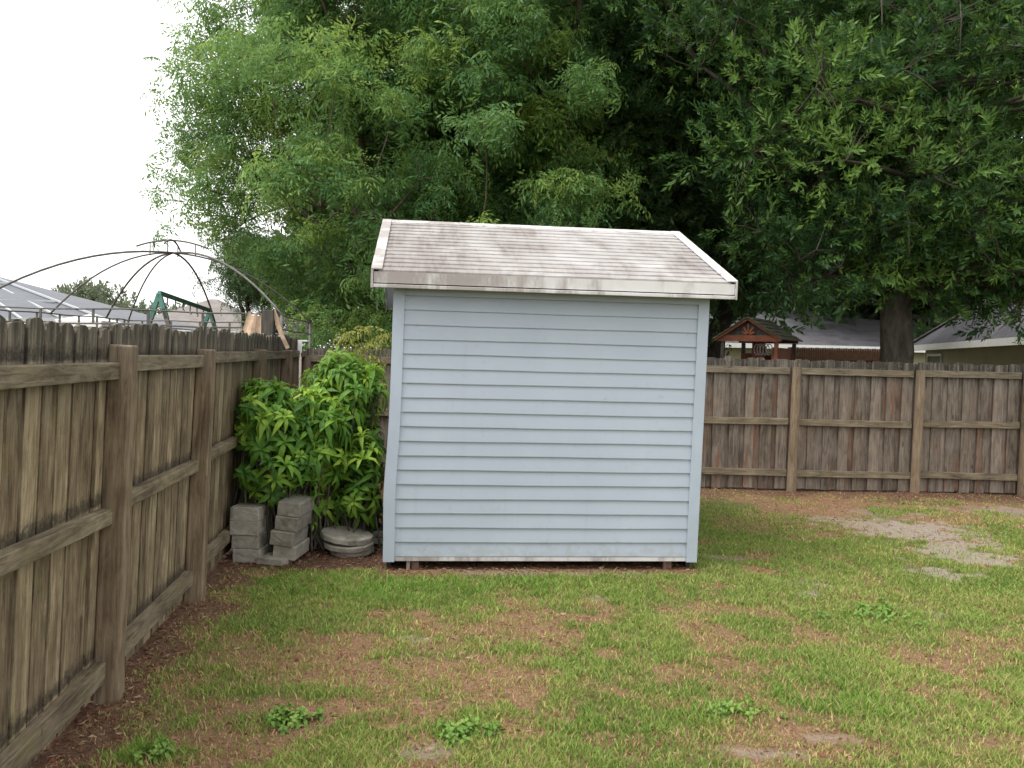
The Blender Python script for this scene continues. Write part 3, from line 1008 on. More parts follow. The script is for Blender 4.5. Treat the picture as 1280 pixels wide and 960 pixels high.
def fence(name, label, origin, direction, posts, pw, top, rails, pitch, bw, mats, seed, s0, s1, postw=.105, round_post=False, post_tops=None, shift=0.0, lean=0.0, rail_d=.041, dzs=None):
    rng = np.random.default_rng(seed)
    rz = math.atan2(direction.y, direction.x)
    nrm = Vector((-direction.y, direction.x))
    root = empty(name, (origin.x + nrm.x * shift, origin.y + nrm.y * shift, 0), rz)
    root.rotation_euler = (lean, 0, rz)
    tag(root, label, 'fence')
    edges = [s0] + [p for p in posts if s0 < p < s1] + [s1]
    for si, (a, b) in enumerate(zip(edges[:-1], edges[1:])):
        mb = MB()
        dz = rng.normal() * .008 if dzs is None else dzs[si]
        n = max(1, int(round((b - a) / pitch)))
        for i in range(n):
            x = a + (b - a) * i / n
            w = bw * (1 + .05 * rng.normal())
            h = top + dz + rng.normal() * .009
            picket(mb, x + .004, w, 0.0, .016, .012 + .02 * rng.random(), h, rng, None)
            w2 = bw * (1 + .05 * rng.normal())
            pt_ = (b - a) / n
            picket(mb, x + pt_ - (pt_ - bw) / 2 - w2 * .465 + .004, w2 * .93, .027, .016, .012 + .02 * rng.random(), top + dz - .004 + rng.normal() * .01, rng, None)
        mb.build('picket_panel', mats[0], root)
        for (z0, z1) in rails:
            r = MB()
            o1, o2, zz = rng.normal() * .006, rng.normal() * .006, dz
            if dzs is not None and si == 2 and .8 < z0 < 1.1: o1 += .05       # this rail has slipped at one end
            xa = a + (postw * .5 + .003 if a in posts else 0); xb = b - (postw * .5 + .003 if b in posts else 0)
            r.add([(xa, -rail_d, z0 + o1 + zz), (xb, -rail_d, z0 + o2 + zz), (xb, -.002, z0 + o2 + zz), (xa, -.002, z0 + o1 + zz),
                   (xa, -rail_d, z1 + o1 + zz), (xb, -rail_d, z1 + o2 + zz), (xb, -.002, z1 + o2 + zz), (xa, -.002, z1 + o1 + zz)],
                  [(0, 3, 2, 1), (4, 5, 6, 7), (0, 1, 5, 4), (1, 2, 6, 5), (2, 3, 7, 6), (3, 0, 4, 7)])
            # cut the rail into grain along its length: long axis as object z in the material
            ob = r.build('rail', mats[1], root, bevel=.004)
    for k, p in enumerate(posts):
        if not (s0 - .01 <= p <= s1 + .01): continue
        r = MB()
        ph = (post_tops or {}).get(k, top - .115) + rng.normal() * .01
        h = postw / 2
        lx, ly = rng.normal() * .012, rng.normal() * .006
        segs = 6
        if round_post:
            r.tube([(p, -.055, -.1), (p + lx * .3, -.055, .5), (p + lx * .7, -.055, 1.1), (p + lx, -.055, ph)], [h * 1.05, h, h * .98, h * .95], 12)
            r.build('post', mats[2], root, smooth=False, bevel=.003)
        else:
            vs, fs = [], []
            for i in range(segs + 1):
                t = i / segs
                ww = h * (1.10 - .14 * t) + rng.normal() * .0015
                cx, cy = p + lx * t + rng.normal() * .002, -.003 - h * 2 * .5 + ly * 0
                zc = -.1 + (ph + .1) * t
                vs += [(cx - ww, -.003 - 2 * ww, zc), (cx + ww, -.003 - 2 * ww, zc), (cx + ww, -.003, zc), (cx - ww, -.003, zc)]
            for i in range(segs):
                for q in range(4):
                    fs.append((i * 4 + q, i * 4 + (q + 1) % 4, i * 4 + 4 + (q + 1) % 4, i * 4 + 4 + q))
            fs += [(3, 2, 1, 0), tuple(segs * 4 + q for q in range(4))]
            r.add(vs, fs)
            r.build('post', mats[2], root, bevel=.010)
    return root


def s_of(Y):
    return (Y - FA.y) / FDIR.y


posts_side = [s_of(y) for y in (FA.y - 3.45, FA.y - 1.72, FA.y, FB.y, 8.15, 9.95)]
fence('wooden_fence', 'weathered brown side fence running away along the left edge of the yard', FA, FDIR, posts_side, .1, 1.845,
      [(.13, .225), (.905, .98), (1.60, 1.68)], .160, .140, (M['fence_side'], M['rail_wood'], M['post_wood']), 3, s_of(-.9), s_of(11.70), .112, shift=.080, lean=R(1.9), rail_d=.062, dzs=(-.04, -.04, -.022, .004, .030, .045, .058))


def s_back(px):
    # where the pixel column meets the back fence line
    d = ray(px, 560)
    # solve origin + t*d on line BC + s*BDIR
    A = np.array([[d.x, -BDIR.x], [d.y, -BDIR.y]])
    t, s = np.linalg.solve(A, np.array([BC.x, BC.y]))
    return s


s990, s1144, s1277 = s_back(989), s_back(1143), s_back(1277)
pb = [0.03]
k = s990 - 1.75
extra = []
while k > .6:
    extra.append(k); k -= 1.75
pb += extra[::-1] + [s990, s1144, s1277]
k = s1277 + 1.72
while k < 13.0:
    pb.append(k); k += 1.72
fence('wooden_fence', 'grey weathered back fence behind the shed with reddish boards at right', BC, BDIR, pb, .1, 1.80,
      [(.20, .29), (.90, .99), (1.60, 1.69)], .207, .142, (M['fence_back'], M['rail_wood'], M['post_wood']), 9, 0.03, 13.0, .125, True,
      )


# ------------------------------------------------------------------ shed
shed = empty('garden_shed', (SH0.x, SH0.y, 0), SYAW)
tag(shed, 'small leaning light blue clapboard shed with stained white gable roof', 'shed')
ZB, ZT = 0.075, 2.20          # bottom and top of the walls
EZ = 2.365                    # roof surface at the front eave line
OV, RO = 0.17, 0.19           # eave and rake overhang
RIDGE_Z = 2.995


def rack(p):
    """the shed has racked a little sideways; its left front corner bows near the foot"""
    x, y, z = p
    k = 0.0175 * (z - ZB)
    lw = max(0.0, 1 - max(0, x) / .35) * max(0.0, 1 - max(0, y) / .5)
    k -= 0.017 * lw * math.exp(-((z - .62) / .33) ** 2)
    k += 0.004 * lw * math.exp(-((z - 1.35) / .5) ** 2)
    return (x + k, y, z)


def rbuild(mb, name, mat, bevel=0.0):
    mb.v = [rack(p) for p in mb.v]
    return mb.build(name, mat, shed, bevel=bevel)


CW = 0.068
lap = 0.1163


def siding_wall(P, U, n_out, length, z0, z1, gable=None, segs=14):
    """lapped boards on a wall from P along U; outwards n_out"""
    mb = MB()
    P, U, n_out = Vector(P), Vector(U), Vector(n_out)
    z = z0
    rows = []
    while z < z1 - .01:
        rows.append((z, min(z + lap, z1))); z += lap
    for a, b in rows:
        x0, x1 = 0.0, length
        if gable:
            x0a, x1a = gable(a); x0b, x1b = gable(b)
        else:
            x0a, x1a, x0b, x1b = x0, x1, x0, x1
        vs = []
        for i in range(segs + 1):
            t = i / segs
            xa = x0a + (x1a - x0a) * t; xb = x0b + (x1b - x0b) * t
            sag = .0016 * math.sin(xa * 2.3 + a * 40) + .0008 * math.sin(xa * 7 + a * 13)
            lo = P + U * xa; hi = P + U * xb
            e = Vector((0, 0, 1))
            vs += [lo + e * (a + sag) + n_out * .001, lo + e * (a - .001 + sag) + n_out * .0110, lo + e * (a + .004 + sag) + n_out * .0120,
                   hi + e * (b - .008 + sag) + n_out * .001, hi + e * (b + sag) + n_out * .001]
        fs = []
        for i in range(segs):
            for q in range(4):
                o = i * 5 + q
                fs.append((o, o + 5, o + 6, o + 1))
        mb.add(vs, fs)
    return mb


zs0 = ZB + .03
mb = siding_wall((CW, 0, 0), (1, 0, 0), (0, -1, 0), SHW - 2 * CW, zs0, ZT)
m2 = siding_wall((SHW - CW, SHD, 0), (-1, 0, 0), (0, 1, 0), SHW - 2 * CW, zs0, ZT)
m3 = siding_wall((0, SHD - CW, 0), (0, -1, 0), (-1, 0, 0), SHD - 2 * CW, zs0, ZT)
m4 = siding_wall((SHW, CW, 0), (0, 1, 0), (1, 0, 0), SHD - 2 * CW, zs0, ZT)
slope = (RIDGE_Z - EZ) / (SHD / 2 + OV)


def gab(z):
    d = max(0.02, (z - (EZ + slope * OV) + .10) / slope)
    d = max(d, CW)
    d = min(d, SHD / 2 - .02)
    return d, SHD - d


m5 = siding_wall((0, SHD, 0), (0, -1, 0), (-1, 0, 0), SHD, ZT, RIDGE_Z - .12, gab)
m6 = siding_wall((SHW, 0, 0), (0, 1, 0), (1, 0, 0), SHD, ZT, RIDGE_Z - .12, gab)
for m_ in (m2, m3, m4, m5, m6): mb.add(m_.v, m_.f)
mb.box(.012, SHW - .012, .002, SHD - .002, ZB + .01, ZT + .03)      # sheathing behind the boards
rbuild(mb, 'siding', M['siding'])
for (cx, cy, ax, ay) in ((0, 0, 1, 1), (SHW, 0, -1, 1), (0, SHD, 1, -1), (SHW, SHD, -1, -1)):
    c = MB()
    nseg = 12
    for i in range(nseg):
        z0, z1 = ZB + (ZT - ZB) * i / nseg, ZB + (ZT - ZB) * (i + 1) / nseg
    # L-shaped corner post, subdivided in height so it can bow
    vs, fs = [], []
    prof = [(-.022, -.022), (CW, -.022), (CW, .004), (.004, .004), (.004, CW), (-.022, CW)]
    for i in range(nseg + 1):
        z = ZB - .012 + (EZ - .1195 - ZB + .012) * i / nseg
        vs += [(cx + ax * a, cy + ay * b, z) for a, b in prof]
    for i in range(nseg):
        for q in range(6):
            o = i * 6
            fs.append((o + q, o + (q + 1) % 6, o + 6 + (q + 1) % 6, o + 6 + q))
    fs += [tuple(range(5, -1, -1)), tuple(nseg * 6 + q for q in range(6))]
    c.add(vs, fs)
    rbuild(c, 'corner_trim', M['corner'])
# starter strip along the foot
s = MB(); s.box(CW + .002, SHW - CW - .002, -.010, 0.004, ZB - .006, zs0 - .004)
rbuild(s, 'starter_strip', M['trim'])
# added skirt blocks light from sides and back, so the front gap stays dark
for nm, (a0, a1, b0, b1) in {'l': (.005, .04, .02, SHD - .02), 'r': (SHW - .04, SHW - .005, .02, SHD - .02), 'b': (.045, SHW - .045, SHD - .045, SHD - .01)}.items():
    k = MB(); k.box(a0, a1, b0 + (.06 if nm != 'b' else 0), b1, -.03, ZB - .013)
    rbuild(k, 'light_block_skirt', M['under'])
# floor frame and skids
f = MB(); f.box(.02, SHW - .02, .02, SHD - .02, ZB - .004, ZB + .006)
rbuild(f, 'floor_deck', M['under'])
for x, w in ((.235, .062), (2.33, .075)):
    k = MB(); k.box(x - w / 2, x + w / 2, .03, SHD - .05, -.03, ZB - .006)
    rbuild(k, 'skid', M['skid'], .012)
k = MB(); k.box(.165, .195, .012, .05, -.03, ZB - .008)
rbuild(k, 'skid_shim', M['concrete'], .004)


# roof planes: lapped courses
def roof_pt(x, d, up=0.0, back=False):
    """d: run from the eave line"""
    y = -OV + d
    z = EZ + slope * d + up
    return (x, SHD - y if back else y, z)


run = SHD / 2 + OV
TR = 0.085                                     # rake trim width
ncourse = 14
mb = MB()
for back_ in (False, True):
    for i in range(ncourse):
        d0, d1 = run * i / ncourse, run * (i + 1) / ncourse
        x0, x1 = -RO + TR * .6, SHW + RO - TR * .6
        nsx = 30
        vs, fs = [], []
        for j in range(nsx + 1):
            x = x0 + (x1 - x0) * j / nsx
            wob = .0012 * math.sin(j * 2.1 + i * 1.7) + .0008 * math.sin(j * 5.3 + i)
            vs += [roof_pt(x, d0 + .001, -.004, back_), roof_pt(x, d0 + .001, .0125 + wob, back_), roof_pt(x, d0 + .012, .016 + wob, back_), roof_pt(x, d1 + .004, .003, back_)]
        for j in range(nsx):
            for q in range(3):
                o = j * 4 + q
                fs.append((o, o + 4, o + 5, o + 1) if not back_ else (o, o + 1, o + 5, o + 4))
        mb.add(vs, fs)
    # deck below
    th = .035
    a, b = roof_pt(-RO + .02, .012, -.006, back_), roof_pt(SHW + RO - .02, .012, -.006, back_)
    c_, d_ = roof_pt(SHW + RO - .02, run - .001, -.006, back_), roof_pt(-RO + .02, run - .001, -.006, back_)
    mb.prism([a, b, c_, d_], (0, 0, -th))
rbuild(mb, 'roof_shingles', M['roof'])
# ridge cap
rc = MB()
rr_ = [(-RO + .01, SHD / 2 - .085, RIDGE_Z - .085 * slope + .022), (-RO + .01, SHD / 2, RIDGE_Z + .026), (-RO + .01, SHD / 2 + .085, RIDGE_Z - .085 * slope + .022),
       (-RO + .01, SHD / 2 + .085, RIDGE_Z - .085 * slope + .012), (-RO + .01, SHD / 2, RIDGE_Z + .016), (-RO + .01, SHD / 2 - .085, RIDGE_Z - .085 * slope + .012)]
rc.prism(rr_, (SHW + 2 * RO - .02, 0, 0))
rbuild(rc, 'ridge_cap', M['trim'])
# rake trims: flat strip on the roof edge plus a face board
for side in (0, 1):
    for back_ in (False, True):
        t = MB()
        xo = -RO - .006 if side == 0 else SHW + RO + .006
        xi = xo + TR if side == 0 else xo - TR
        top = [roof_pt(xo, -.012, .030, back_), roof_pt(xi, -.012, .030, back_), roof_pt(xi, run, .030, back_), roof_pt(xo, run, .030, back_)]
        t.prism(top, (0, 0, -.012))
        xb = xo + (.018 if side == 0 else -.018)
        face = [roof_pt(xo, -.012, .0175, back_), roof_pt(xo, run, .0175, back_), roof_pt(xo, run, -.125, back_), roof_pt(xo, -.012, -.125, back_)]
        t.prism(face, (xb - xo, 0, 0))
        rbuild(t, 'rake_trim', M['trim'], .002)
# eave fascia with a lip
for back_ in (False, True):
    t = MB()
    x0, x1 = -RO + .016, SHW + RO - .016
    yy = (lambda y: SHD - y) if back_ else (lambda y: y)
    t.box(x0, x1, min(yy(-OV - .004), yy(-OV + .014)), max(yy(-OV - .004), yy(-OV + .014)), EZ - .088, EZ - .002)
    rbuild(t, 'fascia', M['fascia'])
    t = MB()
    t.box(x0, x1, min(yy(-OV - .022), yy(-OV + .010)), max(yy(-OV - .022), yy(-OV + .010)), EZ - .126, EZ - .098)
    rbuild(t, 'drip_lip', M['trim'], .004)
    # end caps closing the corner
    # soffit
    t = MB()
    t.box(-.01, SHW + .01, min(yy(-OV + .016), yy(-.021)), max(yy(-OV + .016), yy(-.021)), EZ - .118, EZ - .106)
    rbuild(t, 'soffit', M['soffit'])
for x0, x1 in ((-RO + .014, -.021), (SHW + .021, SHW + RO - .014)):
    for back_ in (False, True):
        t = MB()
        a = [roof_pt(x0, .016, -.110, back_), roof_pt(x1, .016, -.110, back_), roof_pt(x1, run - .001, -.110, back_), roof_pt(x0, run - .001, -.110, back_)]
        t.prism(a, (0, 0, .01))
        rbuild(t, 'rake_soffit', M['soffit'])
# frieze board under the front soffit
t = MB(); t.box(CW + .002, SHW - CW - .002, -.024, -.018, ZT - .002, EZ - .1195)
rbuild(t, 'frieze_board', M['corner'])


# ------------------------------------------------------------------ concrete blocks and round pavers
def block(name, label, p, size, rz, tilt=(0, 0), group=None, seed=0):
    rng = np.random.default_rng(seed)
    w, d, h = size
    m = MB()
    n = 4
    # subdivided box with slightly chipped edges
    import bmesh
    bm = bmesh.new()
    bmesh.ops.create_cube(bm, size=1)
    bmesh.ops.scale(bm, vec=(w, d, h), verts=bm.verts)
    bmesh.ops.bevel(bm, geom=list(bm.edges), offset=.004, segments=1, affect='EDGES')
    bmesh.ops.subdivide_edges(bm, edges=[e for e in bm.edges if e.calc_length() > .05], cuts=4, use_grid_fill=True)
    for v in bm.verts:
        v.co += Vector(rng.standard_normal(3)) * .0010
        v.co.z += h / 2
    me = bpy.data.meshes.new(name); bm.to_mesh(me); bm.free()
    me.materials.append(M['concrete'])
    o = bpy.data.objects.new(name, me); COL.objects.link(o)
    o.location = p; o.rotation_euler = (tilt[0], tilt[1], rz)
    tag(o, label, 'block', group)
    return o


g1 = ground(311, 704)
BH = .112
z = 0.0
lab = ['lowest concrete block of the straight stack beside the side fence', 'second concrete block from the ground in the straight stack by the fence',
       'third concrete block from the ground in the straight stack by the fence', 'topmost concrete block of the straight stack beside the side fence']
for i, (dx, dy, r, w) in enumerate(((.01, 0, -.04, .225), (.0, .01, -.07, .225), (-.012, .0, -.05, .235), (-.012, .01, -.06, .235))):
    block('concrete_block', lab[i], (g1.x - .025 + dx, g1.y + .19 + dy, z), (w, .38, BH), r, (0, 0), 'concrete blocks in the straight stack', i + 1)
    z += BH + .001
g2 = ground(346, 706)
lab = ['small flat concrete slab on the soil under the crooked stack', 'lowest leaning block of the crooked concrete stack beside the shrub', 'second leaning block of the crooked concrete stack',
       'third leaning block of the crooked concrete stack', 'topmost leaning block of the crooked concrete stack under shrub leaves']
block('concrete_slab', lab[0], (g2.x - .03, g2.y - .03 + .10, 0), (.23, .20, .055), -.25, (0, 0), None, 20)
z = .040
for i, (dx, dy, r) in enumerate(((.06, .04, -.10), (.045, .02, -.14), (.07, .05, -.11), (.085, .07, -.12))):
    block('concrete_block', lab[i + 1], (g2.x + dx, g2.y + .17 + dy, z), (.19, .34, BH), r, (R(2), R(5.0)), 'concrete blocks in the crooked stack', 30 + i)
    z += BH + .004


def paver(label, p, r, h, tilt, seed):
    rng = np.random.default_rng(seed)
    m = MB()
    n = 48
    prof = [(0.0, 0.0), (r * .97, 0.0), (r, .008), (r, h - .008), (r * .975, h), (0, h)]
    vs = [(0, 0, 0)]
    rings = prof[1:-1]
    for (rad, z) in rings:
        for k in range(n):
            a = 2 * math.pi * k / n
            rr = rad * (1 + .012 * math.sin(12 * a) + .004 * rng.normal())
            vs.append((rr * math.cos(a), rr * math.sin(a), z + .0015 * rng.normal()))
    vs.append((0, 0, h))
    fs = []
    for k in range(n):
        k2 = (k + 1) % n
        fs.append((0, 1 + k2, 1 + k))
        for q in range(len(rings) - 1):
            fs.append((1 + q * n + k, 1 + q * n + k2, 1 + (q + 1) * n + k2, 1 + (q + 1) * n + k))
        fs.append((len(vs) - 1, 1 + (len(rings) - 1) * n + k, 1 + (len(rings) - 1) * n + k2))
    m.add(vs, fs)
    o = m.build('round_paver', M['concrete'])
    o.location = p; o.rotation_euler = tilt
    tag(o, label, 'paver', 'round concrete pavers stacked beside the shed')


g3 = ground(427, 697)
paver('bottom round concrete paver lying on the litter beside the shed', (g3.x + .05, g3.y + .22, .0), .19, .045, (R(2), R(-3), .4), 1)
paver('middle round concrete paver between two others beside the shed', (g3.x + .02, g3.y + .21, .055), .215, .048, (R(3), R(-5), 1.4), 2)
paver('top scalloped round concrete paver of the stack beside the shed', (g3.x - .005, g3.y + .23, .112), .225, .052, (R(4), R(-6), 2.2), 3)
g4 = ground(468, 694)
for i, lb_ in enumerate(('lower grey slab half hidden between round pavers and shed wall', 'upper grey slab half hidden between round pavers and shed wall')):
    block('concrete_slab', lb_, (g4.x - .10, g4.y + .62 + .02 * i, .06 * i), (.36, .38, .055), .15 + .1 * i, (0, 0), 'concrete slabs behind the round pavers', 50 + i)


# ------------------------------------------------------------------ shrub
def shrub(name, label, lobes, seed, leafmat, tpl, per, base):
    rng = np.random.default_rng(seed)
    root = empty(name, (base[0], base[1], 0))
    tag(root, label, 'shrub')
    org = np.array([base[0], base[1], 0])
    PP, DD, SS, TT = [], [], [], []
    st = MB()
    for c, rad, n in lobes:
        c = np.array(c) - org; rad = np.array(rad)
        for i in range(n):
            d = rng.standard_normal(3); d[2] += .25; d[1] -= .15; d /= np.linalg.norm(d)
            u = rng.random() ** .38
            bump = 1 + .16 * math.sin(d[0] * 5 + seed) * math.cos(d[2] * 6 + 2 * seed)
            p = c + rad * d * u * bump
            if p[2] < .22: continue
            w = p + org
            d1, d2 = fence_dist(w[0], w[1])
            lx, ly = shed_local(w[0], w[1])
            if d1 < .05 or (lx > -.13 and ly > -.15) or d2 < .15: continue
            ax = d * .75 + np.array([0, -.08, .65]) + rng.standard_normal(3) * .2
            PP.append(p); DD.append(ax); SS.append(.75 + .5 * rng.random())
            TT.append(np.clip((.62 if rng.random() < .55 else .25) + .16 * rng.normal(), 0, 1))
            if rng.random() < .55:
                b = np.array([c[0] + rng.normal() * .12, c[1] + rng.normal() * .1, .0])
                m_ = b * .45 + p * .55 + np.array([0, 0, -.12])
                st.tube([b, m_, p], [.011, .008, .004], 5, False)
    V, Fc, T = scatter(tpl, np.array(PP), np.array(DD), np.array(SS), np.array(TT), rng)
    np_mesh('foliage', V, Fc, leafmat, root, attrs={'tint': T})
    st.build('stem', M['bark_pale'], root, smooth=True)
    return root


def P3(px, py, Y): return tuple(at(px, py, Y))


lobes = [(P3(332, 560, 7.45), (.40, .42, .55), 120), (P3(430, 555, 8.3), (.50, .50, .78), 190), (P3(385, 565, 7.75), (.40, .38, .55), 150),
         (P3(450, 600, 7.85), (.26, .32, .42), 60), (P3(440, 635, 8.05), (.36, .30, .26), 60), (P3(365, 640, 7.9), (.30, .30, .26), 40), (P3(320, 615, 7.75), (.22, .3, .3), 40), (P3(440, 490, 8.2), (.36, .36, .34), 70), (P3(318, 520, 7.4), (.26, .3, .28), 60)]
sb = at(400, 560, 8.1)
shrub('shrub', 'large bright green shrub with long whorled leaves filling the fence corner', lobes, 4, M['leaf_shrub'], TPL_ROS, 1, (sb.x, sb.y))


def sapling():
    rng = np.random.default_rng(12)
    b = at(452, 600, 9.2)
    root = empty('sapling', (b.x, b.y, 0))
    tag(root, 'thin yellowish sapling with feathery leaves rising above the shrub', 'sapling')
    org = np.array([b.x, b.y, 0])
    st = MB(); PP, DD, SS, TT = [], [], [], []
    for px, py in ((452, 412), (430, 425), (470, 428), (445, 440), (465, 445), (482, 420), (420, 440), (455, 428), (438, 415), (475, 450), (448, 455)):
        p = np.array(at(px, py, 9.2 + .3 * rng.normal())) - org
        st.tube([(0, 0, 0), (p[0] * .2, p[1] * .2, p[2] * .6), p], [.012, .008, .003], 5, False)
        for _ in range(2):
            PP.append(p + rng.standard_normal(3) * .03); DD.append(np.array([p[0] * .6, p[1] * .6, .8]) + rng.standard_normal(3) * .2)
            SS.append(.40 + .25 * rng.random()); TT.append(.3 + .6 * rng.random())
    V, Fc, T = scatter(TPL_TUFT, np.array(PP), np.array(DD), np.array(SS), np.array(TT), rng)
    np_mesh('foliage', V, Fc, M['leaf_fern'], root, attrs={'tint': T})
    st.build('stem', M['bark_pale'], root, smooth=True)


sapling()

# broadleaf weeds standing out of the lawn
TPL_WEED = [tpl_rosette(trng, 5 + k, .034 + .006 * k, .018 + .002 * k) for k in range(4)]
weeds = [(355, 906, .11, 40, 'bright green broadleaf weed clump in the brown patch near the front left'), (578, 920, .11, 30, 'bright green weed clump at the bottom middle of the lawn'),
         (195, 948, .08, 16, 'weed clump near the bottom of the side fence'), (930, 898, .17, 20, 'low weed clump at the front right of the lawn'),
         (1085, 768, .26, 26, 'dark green weed patch in the lawn right of the shed'), (330, 628, .08, 0, ''),
         (1060, 775, .16, 30, ''), (930, 605, .1, 0, '')]
for i, (px, py, r, n, lb_) in enumerate(weeds):
    if not n or not lb_: continue
    gp = ground(px, py); rng = np.random.default_rng(60 + i)
    root = empty('weed_clump', (gp.x, gp.y, 0)); tag(root, lb_, 'weed', 'weed clumps in the lawn')
    a = rng.random(n) * 6.283; q = r * rng.random(n) ** .8 * (1 + .45 * np.sin(3 * a + i))
    P = np.stack([q * np.cos(a) * 1.1, q * np.sin(a), .01 + .05 * rng.random(n) * (1 - q / r * .5)], -1)
    D = np.stack([np.cos(a) * .4, np.sin(a) * .4, np.ones(n)], -1)
    V, Fc, T = scatter(TPL_WEED, P, D, .7 + .6 * rng.random(n), .25 + .6 * rng.random(n), rng)
    np_mesh('foliage', V, Fc, M['leaf_weed'], root, attrs={'tint': T})


# ------------------------------------------------------------------ gazebo frame behind the side fence
GC = at(216, 316, 12.2)
gz = empty('gazebo_frame', (GC.x, GC.y, 0))
tag(gz, 'bare dark metal gazebo frame with domed ribs behind the side fence', 'gazebo')
ap = GC.z
RX, RY, RZt = 2.05, 2.0, 2.16
corners = []
for px_, Y_ in ((-45, 10.6), (150, 10.2), (352, 10.7), (388, 13.4), (268, 14.1), (160, 14.2), (132, 13.4), (62, 12.2)):
    p = at(px_, 400, Y_)
    corners.append(Vector((p.x - GC.x, p.y - GC.y, 0)))
for k, c in enumerate(corners):
    if k == 1: continue                     # only the rail passes here
    t = MB()
    pts = []
    for i in range(13):
        u = i / 12
        zz = RZt + (ap - RZt) * (1 - u ** 2.1)
        pts.append((c.x * u + .01, c.y * u, zz))
    t.tube(pts, .0120 if k % 2 else .0145, 7)
    t.build('roof_rib', M['tube'], gz, smooth=True)
for dz, nm in ((0.0, 'ring_rail'), (-.17, 'ring_rail')):
    t = MB()
    pts = []
    for k in range(9):
        a_, b_ = corners[k % 8], corners[(k + 1) % 8]
        for i in range(4):
            p = a_.lerp(b_, i / 4)
            pts.append((p.x, p.y, RZt + dz + .008 * math.sin(i * 2 + k)))
    t.tube(pts[:33], .010, 6)
    t.build(nm, M['tube'], gz, smooth=True)
for k in range(8):
    a_, b_ = corners[k], corners[(k + 1) % 8]
    for i in range(3):
        p = a_.lerp(b_, (i + .5) / 3)
        t = MB()
        t.box(p.x - .014, p.x + .014, p.y - .006, p.y + .006, RZt - .165, RZt - .006)
        t.build('ring_spindle', M['tube'], gz)
for k in (0, 2, 3, 5):
    c = corners[k]
    t = MB(); t.tube([(c.x, c.y, 0), (c.x, c.y, RZt)], .022, 8)
    t.build('post', M['tube'], gz, smooth=True)
# small raised vent crown at the apex
t = MB()
for k in range(4):
    a = math.pi / 2 * k + .15
    pts = []
    for i in range(9):
        u = i / 8
        pts.append((math.cos(a) * .48 * u, math.sin(a) * .48 * u, ap + .17 - .10 * u ** 2))
    t.tube(pts, .012, 6)
    p = pts[5]
    t.tube([(p[0], p[1], p[2]), (p[0], p[1], p[2] - .16)], .008, 5)
t.build('vent_crown', M['tube'], gz, smooth=True)

# ------------------------------------------------------------------ swing set
SA = at(199, 366, 15.5); SB = at(262, 388, 18.6)
sw = empty('swing_set', ((SA.x + SB.x) / 2, (SA.y + SB.y) / 2, 0))
tag(sw, 'wooden swing set with green top beam and splayed legs inside the gazebo view', 'swing set')
o3 = Vector(((SA.x + SB.x) / 2, (SA.y + SB.y) / 2, 0))
t = MB(); t.bar(SA - o3, SB - o3, .07, .075); t.build('top_beam', M['green_paint'], sw, bevel=.01)
dirb = (SB - SA).normalized(); side = Vector((dirb.y, -dirb.x, 0)).normalized()
for P in (SA, SB):
    for sgn in (-1, 1):
        foot = P + side * sgn * .8; foot.z = 0
        knee = P + (foot - P) * .17
        t = MB(); t.bar(P - o3 + Vector((0, 0, -.01)), knee - o3, .07, .08); t.build('leg_bracket', M['green_paint'], sw, bevel=.01)
        t = MB(); t.bar(P + (foot - P) * .1 - o3, foot - o3, .07, .07); t.build('leg', M['swing_wood'], sw, bevel=.008)
for i in range(6):
    p = SA.lerp(SB, (i + 1) / 7) - o3
    t = MB(); t.tube([(p.x, p.y, p.z - .04), (p.x, p.y, p.z - .12), (p.x, p.y, p.z - .15), (p.x + .03, p.y, p.z - .19), (p.x, p.y, p.z - .21)], .013, 6)
    t.build('swing_hook', M['tube'], sw)

# torn tan board and dark post standing just behind the fence
def behind(px, py, off=.25):
    """point a little behind the side fence on this pixel column"""
    lo, hi = 4.0, 14.0
    for _ in range(50):
        m_ = (lo + hi) / 2
        p = at(px, py, m_)
        if fence_dist(p.x, p.y)[0] > -off: lo, hi = m_, hi
        else: lo, hi = lo, m_
        # further away along the ray the fence line lies to the right of the ray or not
    return at(px, py, m_)


YD = 9.6
dpt = at(336, 388, YD)
print('dark post', dpt, fence_dist(dpt.x, dpt.y))
dp = empty('broken_post', (dpt.x, dpt.y, 0)); tag(dp, 'dark square post with splintered tan wood torn off beside it', 'post')
t = MB(); t.box(-.065, .065, -.06, .06, 0, dpt.z + .0); t.build('post_shaft', M['dark_wood'], dp, bevel=.006)
rng = np.random.default_rng(77)
t = MB()
# splintered slab: flaring folded sheet
outline = [(-.16, -.31), (-.20, -.05), (-.245, -.30), (-.09, -.33), (-.02, -.30)]
cols_ = 12
vs, fs = [], []
for i in range(cols_ + 1):
    u = i / cols_
    xt = -.21 + .15 * u; xb_ = -.345 + .29 * u
    ztop = -.02 - .05 * abs(math.sin(u * 7)) + .02 * rng.normal() * .5
    zbot = -.42 - .05 * rng.random()
    for j in range(5):
        w_ = j / 4
        x = xt + (xb_ - xt) * w_; zz = ztop + (zbot - ztop) * w_
        y = -.03 + .018 * math.sin(u * 9 + w_ * 1.5) * (.4 + .6 * w_)
        vs.append((x, y, dpt.z + zz)); 
n1_ = len(vs)
vs += [(v[0], v[1] + .018, v[2]) for v in vs]
for i in range(cols_):
    for j in range(4):
        o = i * 5 + j
        fs.append((o, o + 1, o + 6, o + 5)); fs.append((n1_ + o, n1_ + o + 5, n1_ + o + 6, n1_ + o + 1))
for i in range(cols_):
    o = i * 5
    fs.append((o, o + 5, n1_ + o + 5, n1_ + o)); fs.append((o + 4, n1_ + o + 4, n1_ + o + 9, o + 9))
for j in range(4):
    fs.append((j, n1_ + j, n1_ + j + 1, j + 1)); o = cols_ * 5 + j
    fs.append((o, o + 1, n1_ + o + 1, n1_ + o))
t.add(vs, fs)
